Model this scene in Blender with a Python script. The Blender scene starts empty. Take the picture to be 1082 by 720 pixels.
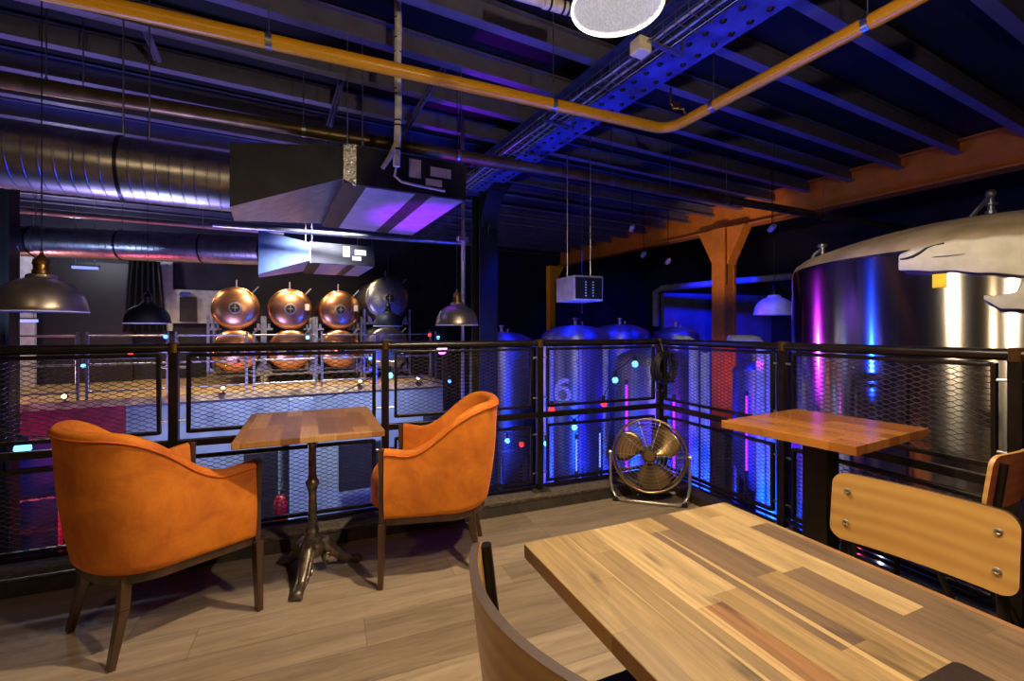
import bpy, bmesh, math, random
from mathutils import Vector, Matrix

random.seed(7)
R = math.radians
PI = math.pi
S = bpy.context.scene
COL = S.collection

# ------------------------------------------------------------------ surveying helpers
F, HZ, CX, CZ = 480.0, 348.0, 541.0, 1.25      # focal length and horizon read from the photograph


def gp(px, py, z):                              # photo pixel -> point at height z (metres)
    d = F * (z - CZ) / (HZ - py)
    return Vector(((px - CX) / F * d, d, z))


def dp(px, py, d):                              # photo pixel -> point at distance d (metres)
    return Vector(((px - CX) / F * d, d, CZ + (HZ - py) / F * d))


def on_s(px, s_):                               # distance at which pixel column px meets the grid line s
    r = (px - CX) / F
    return s_ / (GB.x * r + GB.y)


PHI = R(28)                                     # the building's steelwork grid
GA = Vector((math.cos(PHI), math.sin(PHI), 0))
GB = Vector((-math.sin(PHI), math.cos(PHI), 0))


def G(u, s, z):
    return GA * u + GB * s + Vector((0, 0, z))


# ------------------------------------------------------------------ materials
def new_mat(name):
    m = bpy.data.materials.new(name)
    m.use_nodes = True
    nt = m.node_tree
    return m, nt, nt.nodes['Principled BSDF']


def lin(c):
    def f(v):
        v /= 255.0
        return v / 12.92 if v <= 0.04045 else ((v + 0.055) / 1.055) ** 2.4
    return (f(c[0]), f(c[1]), f(c[2]), 1.0)


def mat(name, col, rough=.5, metal=0.0, noise=0.12, nscale=8.0, bump=0.0, bscale=60.0, aniso=0.0, coat=0.0, stretch=(1, 1, 1)):
    m, nt, b = new_mat(name)
    c = lin(col)
    tc = nt.nodes.new('ShaderNodeTexCoord')
    mp = nt.nodes.new('ShaderNodeMapping')
    mp.inputs['Scale'].default_value = stretch
    nt.links.new(tc.outputs['Object'], mp.inputs[0])
    n = nt.nodes.new('ShaderNodeTexNoise')
    n.inputs['Scale'].default_value = nscale
    n.inputs['Detail'].default_value = 4
    nt.links.new(mp.outputs[0], n.inputs['Vector'])
    r = nt.nodes.new('ShaderNodeValToRGB')
    lo = tuple(max(0, v * (1 - noise * 1.6)) for v in c[:3]) + (1,)
    hi = tuple(min(1, v * (1 + noise * 1.6)) for v in c[:3]) + (1,)
    r.color_ramp.elements[0].position = .3
    r.color_ramp.elements[1].position = .7
    r.color_ramp.elements[0].color = lo
    r.color_ramp.elements[1].color = hi
    nt.links.new(n.outputs['Fac'], r.inputs['Fac'])
    nt.links.new(r.outputs['Color'], b.inputs['Base Color'])
    b.inputs['Roughness'].default_value = rough
    b.inputs['Metallic'].default_value = metal
    if coat:
        b.inputs['Coat Weight'].default_value = coat
        b.inputs['Coat Roughness'].default_value = .15
    if aniso:
        b.inputs['Anisotropic'].default_value = aniso
        b.inputs['Anisotropic Rotation'].default_value = .25
        t = nt.nodes.new('ShaderNodeTangent')
        t.direction_type = 'RADIAL'
        t.axis = 'Z'
        nt.links.new(t.outputs[0], b.inputs['Tangent'])
    if bump:
        n2 = nt.nodes.new('ShaderNodeTexNoise')
        n2.inputs['Scale'].default_value = bscale
        n2.inputs['Detail'].default_value = 3
        nt.links.new(mp.outputs[0], n2.inputs['Vector'])
        bp = nt.nodes.new('ShaderNodeBump')
        bp.inputs['Strength'].default_value = bump
        bp.inputs['Distance'].default_value = .01
        nt.links.new(n2.outputs['Fac'], bp.inputs['Height'])
        nt.links.new(bp.outputs[0], b.inputs['Normal'])
    return m


def emit(name, col, strength, base=None):
    m, nt, b = new_mat(name)
    b.inputs['Base Color'].default_value = lin(base or col)
    b.inputs['Emission Color'].default_value = lin(col)
    b.inputs['Emission Strength'].default_value = strength
    b.inputs['Roughness'].default_value = .3
    return m


def staves(name, width, length, tones, rough=.4, seam=.012, seam_dark=.45, grain=(1.6, 34), grain_amt=.35, knots=.25, bump=.08, axis=0, offset=(0, 0), sap=None):
    """Procedural planks / butcher-block staves in the object's own XY plane: each stave gets its own tone."""
    m, nt, b = new_mat(name)
    N, L = nt.nodes.new, nt.links.new

    def math_(op, a, bb=None):
        k = N('ShaderNodeMath')
        k.operation = op
        for i, v in enumerate((a, bb)):
            if v is None:
                continue
            if isinstance(v, (int, float)):
                k.inputs[i].default_value = v
            else:
                L(v, k.inputs[i])
        return k.outputs[0]
    tc = N('ShaderNodeTexCoord')
    sp = N('ShaderNodeSeparateXYZ')
    L(tc.outputs['Object'], sp.inputs[0])
    x = math_('ADD', sp.outputs[axis], 50 + offset[0])
    y = math_('ADD', sp.outputs[1 - axis], 50 + offset[1])
    yr = math_('DIVIDE', y, width)
    row = math_('FLOOR', yr)
    wn1 = N('ShaderNodeTexWhiteNoise')
    wn1.noise_dimensions = '1D'
    L(row, wn1.inputs['W'])
    xo = math_('DIVIDE', math_('ADD', x, math_('MULTIPLY', wn1.outputs['Value'], length * 7.3)), length)
    cell = math_('FLOOR', xo)
    cb = N('ShaderNodeCombineXYZ')
    L(row, cb.inputs[0])
    L(cell, cb.inputs[1])
    wn = N('ShaderNodeTexWhiteNoise')
    wn.noise_dimensions = '2D'
    L(cb.outputs[0], wn.inputs['Vector'])
    rp = N('ShaderNodeValToRGB')
    rp.color_ramp.interpolation = 'CONSTANT'
    els = rp.color_ramp.elements
    els[0].color = lin(tones[0])
    els[0].position = 0
    els[1].color = lin(tones[-1])
    els[1].position = (len(tones) - 1) / len(tones)
    for i, t in enumerate(tones[1:-1]):
        e = els.new((i + 1) / len(tones))
        e.color = lin(t)
    L(wn.outputs['Value'], rp.inputs['Fac'])
    # grain
    g = N('ShaderNodeCombineXYZ')
    L(math_('ADD', math_('MULTIPLY', x, grain[0]), math_('MULTIPLY', wn.outputs['Value'], 37.0)), g.inputs[0])
    L(math_('MULTIPLY', y, grain[1]), g.inputs[1])
    L(math_('MULTIPLY', wn.outputs['Value'], 91.0), g.inputs[2])
    nz = N('ShaderNodeTexNoise')
    nz.inputs['Scale'].default_value = 1.0
    nz.inputs['Detail'].default_value = 6
    nz.inputs['Roughness'].default_value = .65
    nz.inputs['Distortion'].default_value = .9
    L(g.outputs[0], nz.inputs['Vector'])
    gr = N('ShaderNodeValToRGB')
    gr.color_ramp.elements[0].position = .28
    gr.color_ramp.elements[1].position = .68
    lo = 1 - grain_amt
    gr.color_ramp.elements[0].color = (lo, lo * .97, lo * .94, 1)
    gr.color_ramp.elements[1].color = (1.06, 1.05, 1.03, 1)
    L(nz.outputs['Fac'], gr.inputs['Fac'])
    mx = N('ShaderNodeMix')
    mx.data_type = 'RGBA'
    mx.blend_type = 'MULTIPLY'
    mx.inputs['Factor'].default_value = 1
    L(rp.outputs['Color'], mx.inputs['A'])
    L(gr.outputs['Color'], mx.inputs['B'])
    # knots and broad blotches
    g2 = N('ShaderNodeCombineXYZ')
    L(math_('MULTIPLY', x, 5.0), g2.inputs[0])
    L(math_('MULTIPLY', y, 17.0), g2.inputs[1])
    n2 = N('ShaderNodeTexNoise')
    n2.inputs['Scale'].default_value = 1.0
    n2.inputs['Detail'].default_value = 2
    L(g2.outputs[0], n2.inputs['Vector'])
    r2 = N('ShaderNodeValToRGB')
    r2.color_ramp.elements[0].position = .24
    r2.color_ramp.elements[1].position = .38
    k = 1 - knots
    r2.color_ramp.elements[0].color = (k, k * .93, k * .87, 1)
    r2.color_ramp.elements[1].color = (1, 1, 1, 1)
    L(n2.outputs['Fac'], r2.inputs['Fac'])
    mx2 = N('ShaderNodeMix')
    mx2.data_type = 'RGBA'
    mx2.blend_type = 'MULTIPLY'
    mx2.inputs['Factor'].default_value = 1
    L(mx.outputs['Result'], mx2.inputs['A'])
    L(r2.outputs['Color'], mx2.inputs['B'])
    if sap:
        g3 = N('ShaderNodeCombineXYZ')
        L(math_('ADD', math_('MULTIPLY', x, .5), math_('MULTIPLY', row, 3.7)), g3.inputs[0])
        L(math_('MULTIPLY', y, 46.0), g3.inputs[1])
        n3 = N('ShaderNodeTexNoise')
        n3.inputs['Scale'].default_value = 1.0
        n3.inputs['Detail'].default_value = 1
        L(g3.outputs[0], n3.inputs['Vector'])
        r3 = N('ShaderNodeValToRGB')
        r3.color_ramp.elements[0].position = .66
        r3.color_ramp.elements[0].color = (0, 0, 0, 1)
        r3.color_ramp.elements[1].position = .69
        r3.color_ramp.elements[1].color = (.75, .75, .75, 1)
        L(n3.outputs['Fac'], r3.inputs['Fac'])
        mxs = N('ShaderNodeMix')
        mxs.data_type = 'RGBA'
        L(r3.outputs['Color'], mxs.inputs['Factor'])
        L(mx2.outputs['Result'], mxs.inputs['A'])
        mxs.inputs['B'].default_value = lin(sap)
        mx2 = mxs
    # seams
    fy = math_('FRACT', yr)
    fx = math_('FRACT', xo)
    ey = math_('MULTIPLY', math_('MINIMUM', fy, math_('SUBTRACT', 1.0, fy)), width)
    ex = math_('MULTIPLY', math_('MINIMUM', fx, math_('SUBTRACT', 1.0, fx)), length)
    e = math_('MINIMUM', ey, ex)
    sm = N('ShaderNodeMapRange')
    sm.inputs['From Min'].default_value = 0
    sm.inputs['From Max'].default_value = seam * width
    sm.inputs['To Min'].default_value = seam_dark
    sm.inputs['To Max'].default_value = 1
    L(e, sm.inputs['Value'])
    mx3 = N('ShaderNodeMix')
    mx3.data_type = 'RGBA'
    mx3.blend_type = 'MULTIPLY'
    mx3.inputs['Factor'].default_value = 1
    L(mx2.outputs['Result'], mx3.inputs['A'])
    L(sm.outputs['Result'], mx3.inputs['B'])
    L(mx3.outputs['Result'], b.inputs['Base Color'])
    b.inputs['Roughness'].default_value = rough
    bp = N('ShaderNodeBump')
    bp.inputs['Strength'].default_value = bump
    bp.inputs['Distance'].default_value = .004
    L(nz.outputs['Fac'], bp.inputs['Height'])
    L(bp.outputs[0], b.inputs['Normal'])
    return m


def plywood(name, a, bcol, scale=(3, 3, 9), rough=.35):
    m, nt, b = new_mat(name)
    N, L = nt.nodes.new, nt.links.new
    tc = N('ShaderNodeTexCoord')
    mp = N('ShaderNodeMapping')
    mp.inputs['Scale'].default_value = scale
    L(tc.outputs['Object'], mp.inputs[0])
    w = N('ShaderNodeTexWave')
    w.wave_type = 'RINGS'
    w.rings_direction = 'Y'
    w.inputs['Scale'].default_value = 1.6
    w.inputs['Distortion'].default_value = 5
    w.inputs['Detail'].default_value = 3
    w.inputs['Detail Scale'].default_value = 1.2
    L(mp.outputs[0], w.inputs['Vector'])
    r = N('ShaderNodeValToRGB')
    r.color_ramp.elements[0].color = lin(a)
    r.color_ramp.elements[1].color = lin(bcol)
    L(w.outputs['Color'], r.inputs['Fac'])
    L(r.outputs['Color'], b.inputs['Base Color'])
    b.inputs['Roughness'].default_value = rough
    b.inputs['Coat Weight'].default_value = .2
    return m


def velvet(name):
    m, nt, b = new_mat(name)
    N, L = nt.nodes.new, nt.links.new
    tc = N('ShaderNodeTexCoord')
    n = N('ShaderNodeTexNoise')
    n.inputs['Scale'].default_value = 7
    n.inputs['Detail'].default_value = 6
    n.inputs['Roughness'].default_value = .65
    n.inputs['Distortion'].default_value = .5
    L(tc.outputs['Object'], n.inputs['Vector'])
    r = N('ShaderNodeValToRGB')
    r.color_ramp.elements[0].position = .32
    r.color_ramp.elements[1].position = .62
    r.color_ramp.elements[0].color = lin((184, 92, 14))
    r.color_ramp.elements[1].color = lin((220, 124, 26))
    L(n.outputs['Fac'], r.inputs['Fac'])
    L(r.outputs['Color'], b.inputs['Base Color'])
    b.inputs['Roughness'].default_value = .75
    b.inputs['Sheen Weight'].default_value = .45
    b.inputs['Sheen Roughness'].default_value = .4
    b.inputs['Sheen Tint'].default_value = lin((255, 140, 50))
    n2 = N('ShaderNodeTexNoise')
    n2.inputs['Scale'].default_value = 14
    n2.inputs['Detail'].default_value = 4
    L(tc.outputs['Object'], n2.inputs['Vector'])
    bp = N('ShaderNodeBump')
    bp.inputs['Strength'].default_value = .25
    bp.inputs['Distance'].default_value = .012
    L(n2.outputs['Fac'], bp.inputs['Height'])
    L(bp.outputs[0], b.inputs['Normal'])
    return m


M = {}
M['floor'] = staves('oak_planks', .19, 1.35, [(160, 141, 118), (180, 159, 134), (168, 148, 124), (188, 166, 140), (152, 133, 110)], rough=.45, seam=.02, seam_dark=.6, grain=(2.2, 20), grain_amt=.44, knots=.3, bump=.12)
M['table_wood'] = staves('acacia_staves', .064, .44, [(146, 119, 80), (162, 134, 91), (106, 84, 64), (156, 128, 85), (178, 150, 106), (120, 96, 72), (150, 123, 82), (146, 104, 64), (166, 139, 96), (112, 90, 68), (158, 131, 87)], rough=.42, seam=.02, seam_dark=.72, grain=(4, 42), grain_amt=.5, knots=.7, axis=1, sap=(186, 156, 106))
M['table_wood_small'] = staves('acacia_staves_dark', .075, .4, [(164, 112, 64), (190, 136, 80), (136, 90, 52), (206, 156, 98), (152, 102, 58), (178, 124, 72)], rough=.32, seam=.015, seam_dark=.7, grain=(4, 60), grain_amt=.3, knots=.35, axis=1)
M['table_wood_orange'] = staves('oak_staves_orange', .09, .6, [(158, 98, 42), (176, 114, 52), (148, 90, 38), (168, 106, 46)], rough=.2, seam=.012, seam_dark=.72, grain=(4, 50), grain_amt=.28, knots=.3, axis=1)
M['ply'] = plywood('beech_plywood', (186, 138, 72), (200, 156, 88), scale=(1.2, 1, 5))
M['ply_edge'] = mat('plywood_edge', (58, 36, 24), .65)
M['ply_red'] = plywood('stained_plywood', (146, 76, 46), (162, 90, 56), scale=(1.2, 1, 5))
M['velvet'] = velvet('orange_velvet')
M['piping'] = mat('orange_piping', (206, 98, 18), .7)
M['dark_wood'] = mat('dark_walnut', (70, 46, 32), .3, noise=.3, nscale=14, coat=.3, stretch=(1, 1, .2))
M['black_metal'] = mat('black_painted_steel', (26, 20, 18), .32, .3, noise=.3, nscale=20)
M['mesh_metal'] = mat('expanded_steel', (70, 62, 60), .4, .5, noise=.3, nscale=20)
M['black'] = mat('matt_black', (14, 13, 14), .55)
M['black_seat'] = mat('black_seat_vinyl', (16, 15, 18), .4)
M['cast_iron'] = mat('cast_iron', (118, 106, 92), .36, .75, noise=.35, nscale=30, bump=.25, bscale=50)
M['curb'] = mat('concrete_curb', (104, 92, 78), .8, noise=.3, nscale=40, bump=.3)
M['curb_face'] = mat('curb_dark_board', (50, 40, 30), .6, noise=.35, nscale=12)
M['steel'] = mat('galvanised_steel', (178, 178, 182), .3, .95, noise=.16, nscale=10)
M['duct'] = mat('spiral_duct_zinc', (176, 172, 168), .33, 1.0, noise=.18, nscale=7, stretch=(1, 1, 1))
M['sheet_dark'] = mat('dark_sheet_metal', (38, 34, 35), .45, .3, noise=.35, nscale=5)
M['sheet_blue'] = mat('blue_grey_sheet', (84, 104, 140), .4, .3, noise=.15, nscale=5)
M['sheet_grey'] = mat('grey_sheet_metal', (176, 172, 190), .42, .35, noise=.12, nscale=5)
M['foil'] = mat('crumpled_foil_tape', (214, 206, 188), .22, .95, noise=.35, nscale=40, bump=.9, bscale=55)
M['label'] = mat('cream_label', (236, 222, 188), .6)
M['yellow_pipe'] = mat('yellow_enamel', (236, 166, 6), .35, 0, noise=.04, nscale=5)
M['brown_pipe'] = mat('bronze_pipe', (120, 98, 60), .38, .6, noise=.25, nscale=6)
M['joist'] = mat('grey_primed_steel', (112, 108, 136), .5, .1, noise=.1, nscale=5)
M['deck'] = mat('dark_deck', (20, 18, 21), .75, noise=.3, nscale=2)
M['beam_blue'] = mat('blue_painted_beam', (70, 80, 170), .42, .15, noise=.3, nscale=6, bump=.1)
M['beam_orange'] = mat('orange_painted_steel', (224, 132, 40), .5, 0, noise=.09, nscale=4)
M['lace'] = mat('dark_lacing', (70, 50, 26), .6)
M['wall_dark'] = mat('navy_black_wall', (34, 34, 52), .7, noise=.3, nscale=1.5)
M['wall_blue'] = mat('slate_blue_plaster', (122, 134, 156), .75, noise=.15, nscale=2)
M['wall_white'] = mat('off_white_panel', (190, 188, 182), .6)
M['ground'] = mat('dark_screed', (62, 62, 74), .35, noise=.3, nscale=1.5)
M['platform'] = mat('sand_screed', (176, 146, 104), .6, noise=.4, nscale=6, bump=.2)
M['maroon'] = mat('maroon_boards', (128, 24, 56), .5, noise=.2, nscale=4)
M['copper'] = mat('polished_copper', (216, 158, 116), .27, 1.0, noise=.12, nscale=5)
M['brushed'] = mat('brushed_stainless', (196, 190, 182), .15, 1.0, noise=.1, nscale=2.5, aniso=.9, stretch=(6, 6, .15))
M['stainless'] = mat('stainless_tank', (140, 144, 160), .45, .85, noise=.1, nscale=3, aniso=.75, stretch=(5, 5, .2))
M['dome'] = mat('satin_dome', (186, 166, 132), .5, .6, noise=.2, nscale=4)
M['foam'] = mat('white_foam', (186, 180, 168), .75, noise=.1, nscale=9, bump=.55, bscale=14)
M['yellow'] = mat('yellow_sticker', (236, 200, 10), .6)
M['lamp_dark'] = mat('gunmetal_lamp', (146, 134, 124), .34, .85, noise=.15, nscale=10)
M['brass'] = mat('aged_brass', (130, 96, 54), .3, .9, noise=.2, nscale=14)
M['lamp_white'] = mat('white_enamel', (220, 216, 205), .4)
M['fan_metal'] = mat('bronze_fan', (170, 140, 96), .28, .9, noise=.2, nscale=10)
M['chrome'] = mat('chrome_wire', (190, 180, 168), .3, .75)
M['white_box'] = mat('white_control_box', (196, 192, 214), .45)
M['cable_white'] = mat('cream_cable_wrap', (240, 226, 198), .6, noise=.15, nscale=16)
M['tie'] = mat('black_cable_tie', (12, 12, 12), .5)
M['blue_pipe'] = mat('white_insulated_pipe', (150, 158, 184), .4)
M['number'] = mat('pale_numeral', (206, 200, 228), .6)
M['red'] = mat('red_enamel', (120, 14, 20), .35)
M['menu'] = mat('dark_brown_leather', (36, 18, 10), .45, noise=.25, nscale=22, bump=.15)
M['cable'] = mat('black_cable', (10, 10, 12), .5)
M['bulb_white'] = emit('lit_bulb_cool', (120, 214, 255), 2.2)
M['bulb_red'] = emit('lit_bulb_red', (255, 50, 40), 2)
M['bulb_blue'] = emit('lit_bulb_blue', (60, 110, 255), 7)
M['bulb_warm'] = emit('lit_bulb_warm', (255, 226, 170), 8)
M['bulb_purple'] = emit('lit_lens_purple', (214, 80, 255), 14)
M['led_purple'] = emit('lit_led_purple', (176, 40, 255), 2.2)
M['led_blue'] = emit('lit_led_blue', (40, 110, 255), 3.0)
M['led_green'] = emit('lit_indicator', (150, 190, 255), .35)
M['strip_blue'] = emit('lit_strip_pale_blue', (150, 170, 255), .9)


def diffuser_mat():
    m, nt, b = new_mat('lit_prismatic_dome')
    N, L = nt.nodes.new, nt.links.new
    tc = N('ShaderNodeTexCoord')
    v = N('ShaderNodeTexVoronoi')
    v.inputs['Scale'].default_value = 110
    L(tc.outputs['Object'], v.inputs['Vector'])
    r = N('ShaderNodeValToRGB')
    r.color_ramp.elements[0].position = .0
    r.color_ramp.elements[1].position = .7
    r.color_ramp.elements[0].color = (.35, .33, .36, 1)
    r.color_ramp.elements[1].color = (1, .98, 1, 1)
    L(v.outputs['Distance'], r.inputs['Fac'])
    L(r.outputs['Color'], b.inputs['Emission Color'])
    b.inputs['Base Color'].default_value = (.7, .7, .72, 1)
    b.inputs['Roughness'].default_value = .3
    b.inputs['Emission Strength'].default_value = .3
    bp = N('ShaderNodeBump')
    bp.inputs['Strength'].default_value = .5
    bp.inputs['Distance'].default_value = .004
    L(v.outputs['Distance'], bp.inputs['Height'])
    L(bp.outputs[0], b.inputs['Normal'])
    return m


M['diffuser'] = diffuser_mat()
M['rim_lit'] = emit('lit_lamp_rim', (255, 250, 232), 2.2)


# ------------------------------------------------------------------ mesh builder
class MB:
    def __init__(self):
        self.v, self.f, self.mi = [], [], []
        self.m = 0

    def add(self, vs, fs):
        o = len(self.v)
        self.v += [Vector(p) for p in vs]
        for f in fs:
            self.f.append([o + i for i in f])
            self.mi.append(self.m)
        return self

    def box(self, c, size, rot=None):
        x, y, z = (s / 2 for s in size)
        vs = [Vector(p) for p in ((-x, -y, -z), (x, -y, -z), (x, y, -z), (-x, y, -z), (-x, -y, z), (x, -y, z), (x, y, z), (-x, y, z))]
        if rot is not None:
            vs = [rot @ p for p in vs]
        return self.hexa([p + Vector(c) for p in vs])

    def hexa(self, p):      # 0-3 bottom ring ccw, 4-7 top ring
        return self.add(p, [(0, 3, 2, 1), (4, 5, 6, 7), (0, 1, 5, 4), (1, 2, 6, 5), (2, 3, 7, 6), (3, 0, 4, 7)])

    def bar(self, p0, p1, w, h, up=(0, 0, 1), w1=None, h1=None):
        p0, p1 = Vector(p0), Vector(p1)
        d = (p1 - p0).normalized()
        up = Vector(up)
        if abs(d.dot(up)) > .98:
            up = Vector((1, 0, 0)) if abs(d.x) < .9 else Vector((0, 1, 0))
        s = d.cross(up).normalized()
        t = s.cross(d).normalized()
        w1 = w if w1 is None else w1
        h1 = h if h1 is None else h1
        a = [p0 + s * (i * w / 2) + t * (j * h / 2) for i, j in ((-1, -1), (1, -1), (1, 1), (-1, 1))]
        b = [p1 + s * (i * w1 / 2) + t * (j * h1 / 2) for i, j in ((-1, -1), (1, -1), (1, 1), (-1, 1))]
        return self.add(a + b, [(3, 2, 1, 0), (4, 5, 6, 7), (0, 1, 5, 4), (1, 2, 6, 5), (2, 3, 7, 6), (3, 0, 4, 7)])

    def tube(self, pts, r, n=10, cap=True, closed=False):
        pts = [Vector(p) for p in pts]
        k = len(pts)
        rs = r if isinstance(r, (list, tuple)) else [r] * k
        vs, fs = [], []
        prev = None
        for i, p in enumerate(pts):
            if closed:
                d = (pts[(i + 1) % k] - pts[i - 1]).normalized()
            else:
                d = (pts[min(i + 1, k - 1)] - pts[max(i - 1, 0)]).normalized()
            if prev is None:
                up = Vector((0, 0, 1)) if abs(d.z) < .9 else Vector((1, 0, 0))
                s = d.cross(up).normalized()
            else:
                s = (prev - d * prev.dot(d)).normalized()
            prev = s
            t = d.cross(s)
            for j in range(n):
                a = 2 * PI * j / n
                vs.append(p + (s * math.cos(a) + t * math.sin(a)) * rs[i])
        m = k if closed else k - 1
        for i in range(m):
            for j in range(n):
                a, b = i * n + j, i * n + (j + 1) % n
                c, d_ = ((i + 1) % k) * n + (j + 1) % n, ((i + 1) % k) * n + j
                fs.append((a, b, c, d_))
        if cap and not closed:
            fs.append(tuple(reversed(range(n))))
            fs.append(tuple(range((k - 1) * n, k * n)))
        return self.add(vs, fs)

    def lathe(self, prof, n=32, mtx=None, a0=0, a1=2 * PI, cap=True):
        full = abs(a1 - a0 - 2 * PI) < 1e-6
        cols = n if full else n + 1
        vs, fs = [], []
        for r, z in prof:
            for j in range(cols):
                a = a0 + (a1 - a0) * j / n
                p = Vector((r * math.cos(a), r * math.sin(a), z))
                vs.append(mtx @ p if mtx is not None else p)
        for i in range(len(prof) - 1):
            for j in range(n):
                a, b = i * cols + j, i * cols + (j + 1) % cols
                fs.append((a, b, (i + 1) * cols + (j + 1) % cols, (i + 1) * cols + j))
        if full and cap:
            if prof[0][0] > 1e-6:
                fs.append(tuple(reversed(range(cols))))
            if prof[-1][0] > 1e-6:
                o = (len(prof) - 1) * cols
                fs.append(tuple(range(o, o + cols)))
        return self.add(vs, fs)

    def sphere(self, c, r, n=16, sq=(1, 1, 1)):
        pr = [(max(1e-5, r * math.sin(PI * i / n)), -r * math.cos(PI * i / n)) for i in range(n + 1)]
        return self.lathe(pr, n * 2, Matrix.Translation(c) @ Matrix.Diagonal((*sq, 1)))

    def prism(self, poly, z0, z1, mtx=None):
        n = len(poly)
        vs = [Vector((x, y, z0)) for x, y in poly] + [Vector((x, y, z1)) for x, y in poly]
        if mtx is not None:
            vs = [mtx @ p for p in vs]
        fs = [tuple(reversed(range(n))), tuple(range(n, 2 * n))]
        for i in range(n):
            j = (i + 1) % n
            fs.append((i, j, n + j, n + i))
        return self.add(vs, fs)

    def grid(self, rows, closed_u=False):
        nu, nv = len(rows), len(rows[0])
        vs = [p for r in rows for p in r]
        fs = []
        for i in range(nu - (0 if closed_u else 1)):
            for j in range(nv - 1):
                k = (i + 1) % nu
                fs.append((i * nv + j, i * nv + j + 1, k * nv + j + 1, k * nv + j))
        return self.add(vs, fs)

    def mesh(self, name, mats, smooth=None):
        me = bpy.data.meshes.new(name)
        me.from_pydata([tuple(p) for p in self.v], [], self.f)
        if not isinstance(mats, (list, tuple)):
            mats = [mats]
        for m in mats:
            me.materials.append(M[m] if isinstance(m, str) else m)
        if len(mats) > 1:
            for p, i in zip(me.polygons, self.mi):
                p.material_index = i
        bm = bmesh.new()
        bm.from_mesh(me)
        bmesh.ops.remove_doubles(bm, verts=bm.verts, dist=1e-6)
        bmesh.ops.recalc_face_normals(bm, faces=bm.faces)
        bm.to_mesh(me)
        bm.free()
        if smooth is not None:
            for p in me.polygons:
                p.use_smooth = True
            try:
                me.set_sharp_from_angle(angle=R(smooth))
            except Exception:
                pass
        me.update()
        return me

    def build(self, name, mats, parent=None, smooth=None, bevel=0, world=False):
        o = bpy.data.objects.new(name, self.mesh(name, mats, smooth))
        COL.objects.link(o)
        if parent is not None:
            o.parent = parent
            if world:
                p, mw = parent, Matrix.Identity(4)
                while p is not None:
                    mw = p.matrix_parent_inverse @ p.matrix_basis @ mw
                    p = p.parent
                o.matrix_parent_inverse = mw.inverted()
        if bevel:
            b = o.modifiers.new('edge', 'BEVEL')
            b.width = bevel
            b.segments = 2
            b.limit_method = 'ANGLE'
            b.angle_limit = R(40)
        return o


def tag(o, label=None, cat=None, group=None, kind=None):
    if label:
        o['label'] = label
    if cat:
        o['category'] = cat
    if group:
        o['group'] = group
    if kind:
        o['kind'] = kind
    return o


def thing(name, label, cat, loc=(0, 0, 0), rz=0, group=None):
    o = bpy.data.objects.new(name, None)
    o.empty_display_size = .1
    COL.objects.link(o)
    o.location = loc
    o.rotation_euler = (0, 0, rz)
    o.matrix_basis = Matrix.Translation(Vector(loc)) @ Matrix.Rotation(rz, 4, 'Z')
    return tag(o, label, cat, group)


def struct(o):
    o['kind'] = 'structure'
    return o


KIDS = {}


def copy_tree(o, parent=None):
    c = o.copy()
    COL.objects.link(c)
    if parent is not None:
        c.parent = parent
        c.matrix_parent_inverse = o.matrix_parent_inverse.copy()
    for ch in [x for x in COL.objects if x.parent is o]:
        copy_tree(ch, c)
    return c


def rrect(w, h, r, n=6):
    pts = []
    for cx, cy, a in ((w / 2 - r, h / 2 - r, 0), (-w / 2 + r, h / 2 - r, 90), (-w / 2 + r, -h / 2 + r, 180), (w / 2 - r, -h / 2 + r, 270)):
        for i in range(n + 1):
            t = R(a + 90 * i / n)
            pts.append((cx + r * math.cos(t), cy + r * math.sin(t)))
    return pts


def sst(a, b, x):
    t = max(0, min(1, (x - a) / (b - a)))
    return t * t * (3 - 2 * t)


# ================================================================== SETTING
ZG = -3.2          # the brewery's ground floor below the mezzanine
ZC = 4.24          # underside of the roof deck
RA = Vector((.926, .377, 0)).normalized()       # direction of the railing on the left
RB = Vector((.382, -.924, 0)).normalized()      # direction of the railing on the right
P570 = Vector((.2, 3.307, 0))
CORNER = P570 + RA * 1.09
ANG_A = math.atan2(RA.y, RA.x)
ANG_B = math.atan2(RB.y, RB.x)
NA = Vector((-RA.y, RA.x, 0))                   # outward from the left run
NB = Vector((-RB.y, RB.x, 0))                   # outward from the right run (to the tank)


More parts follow.
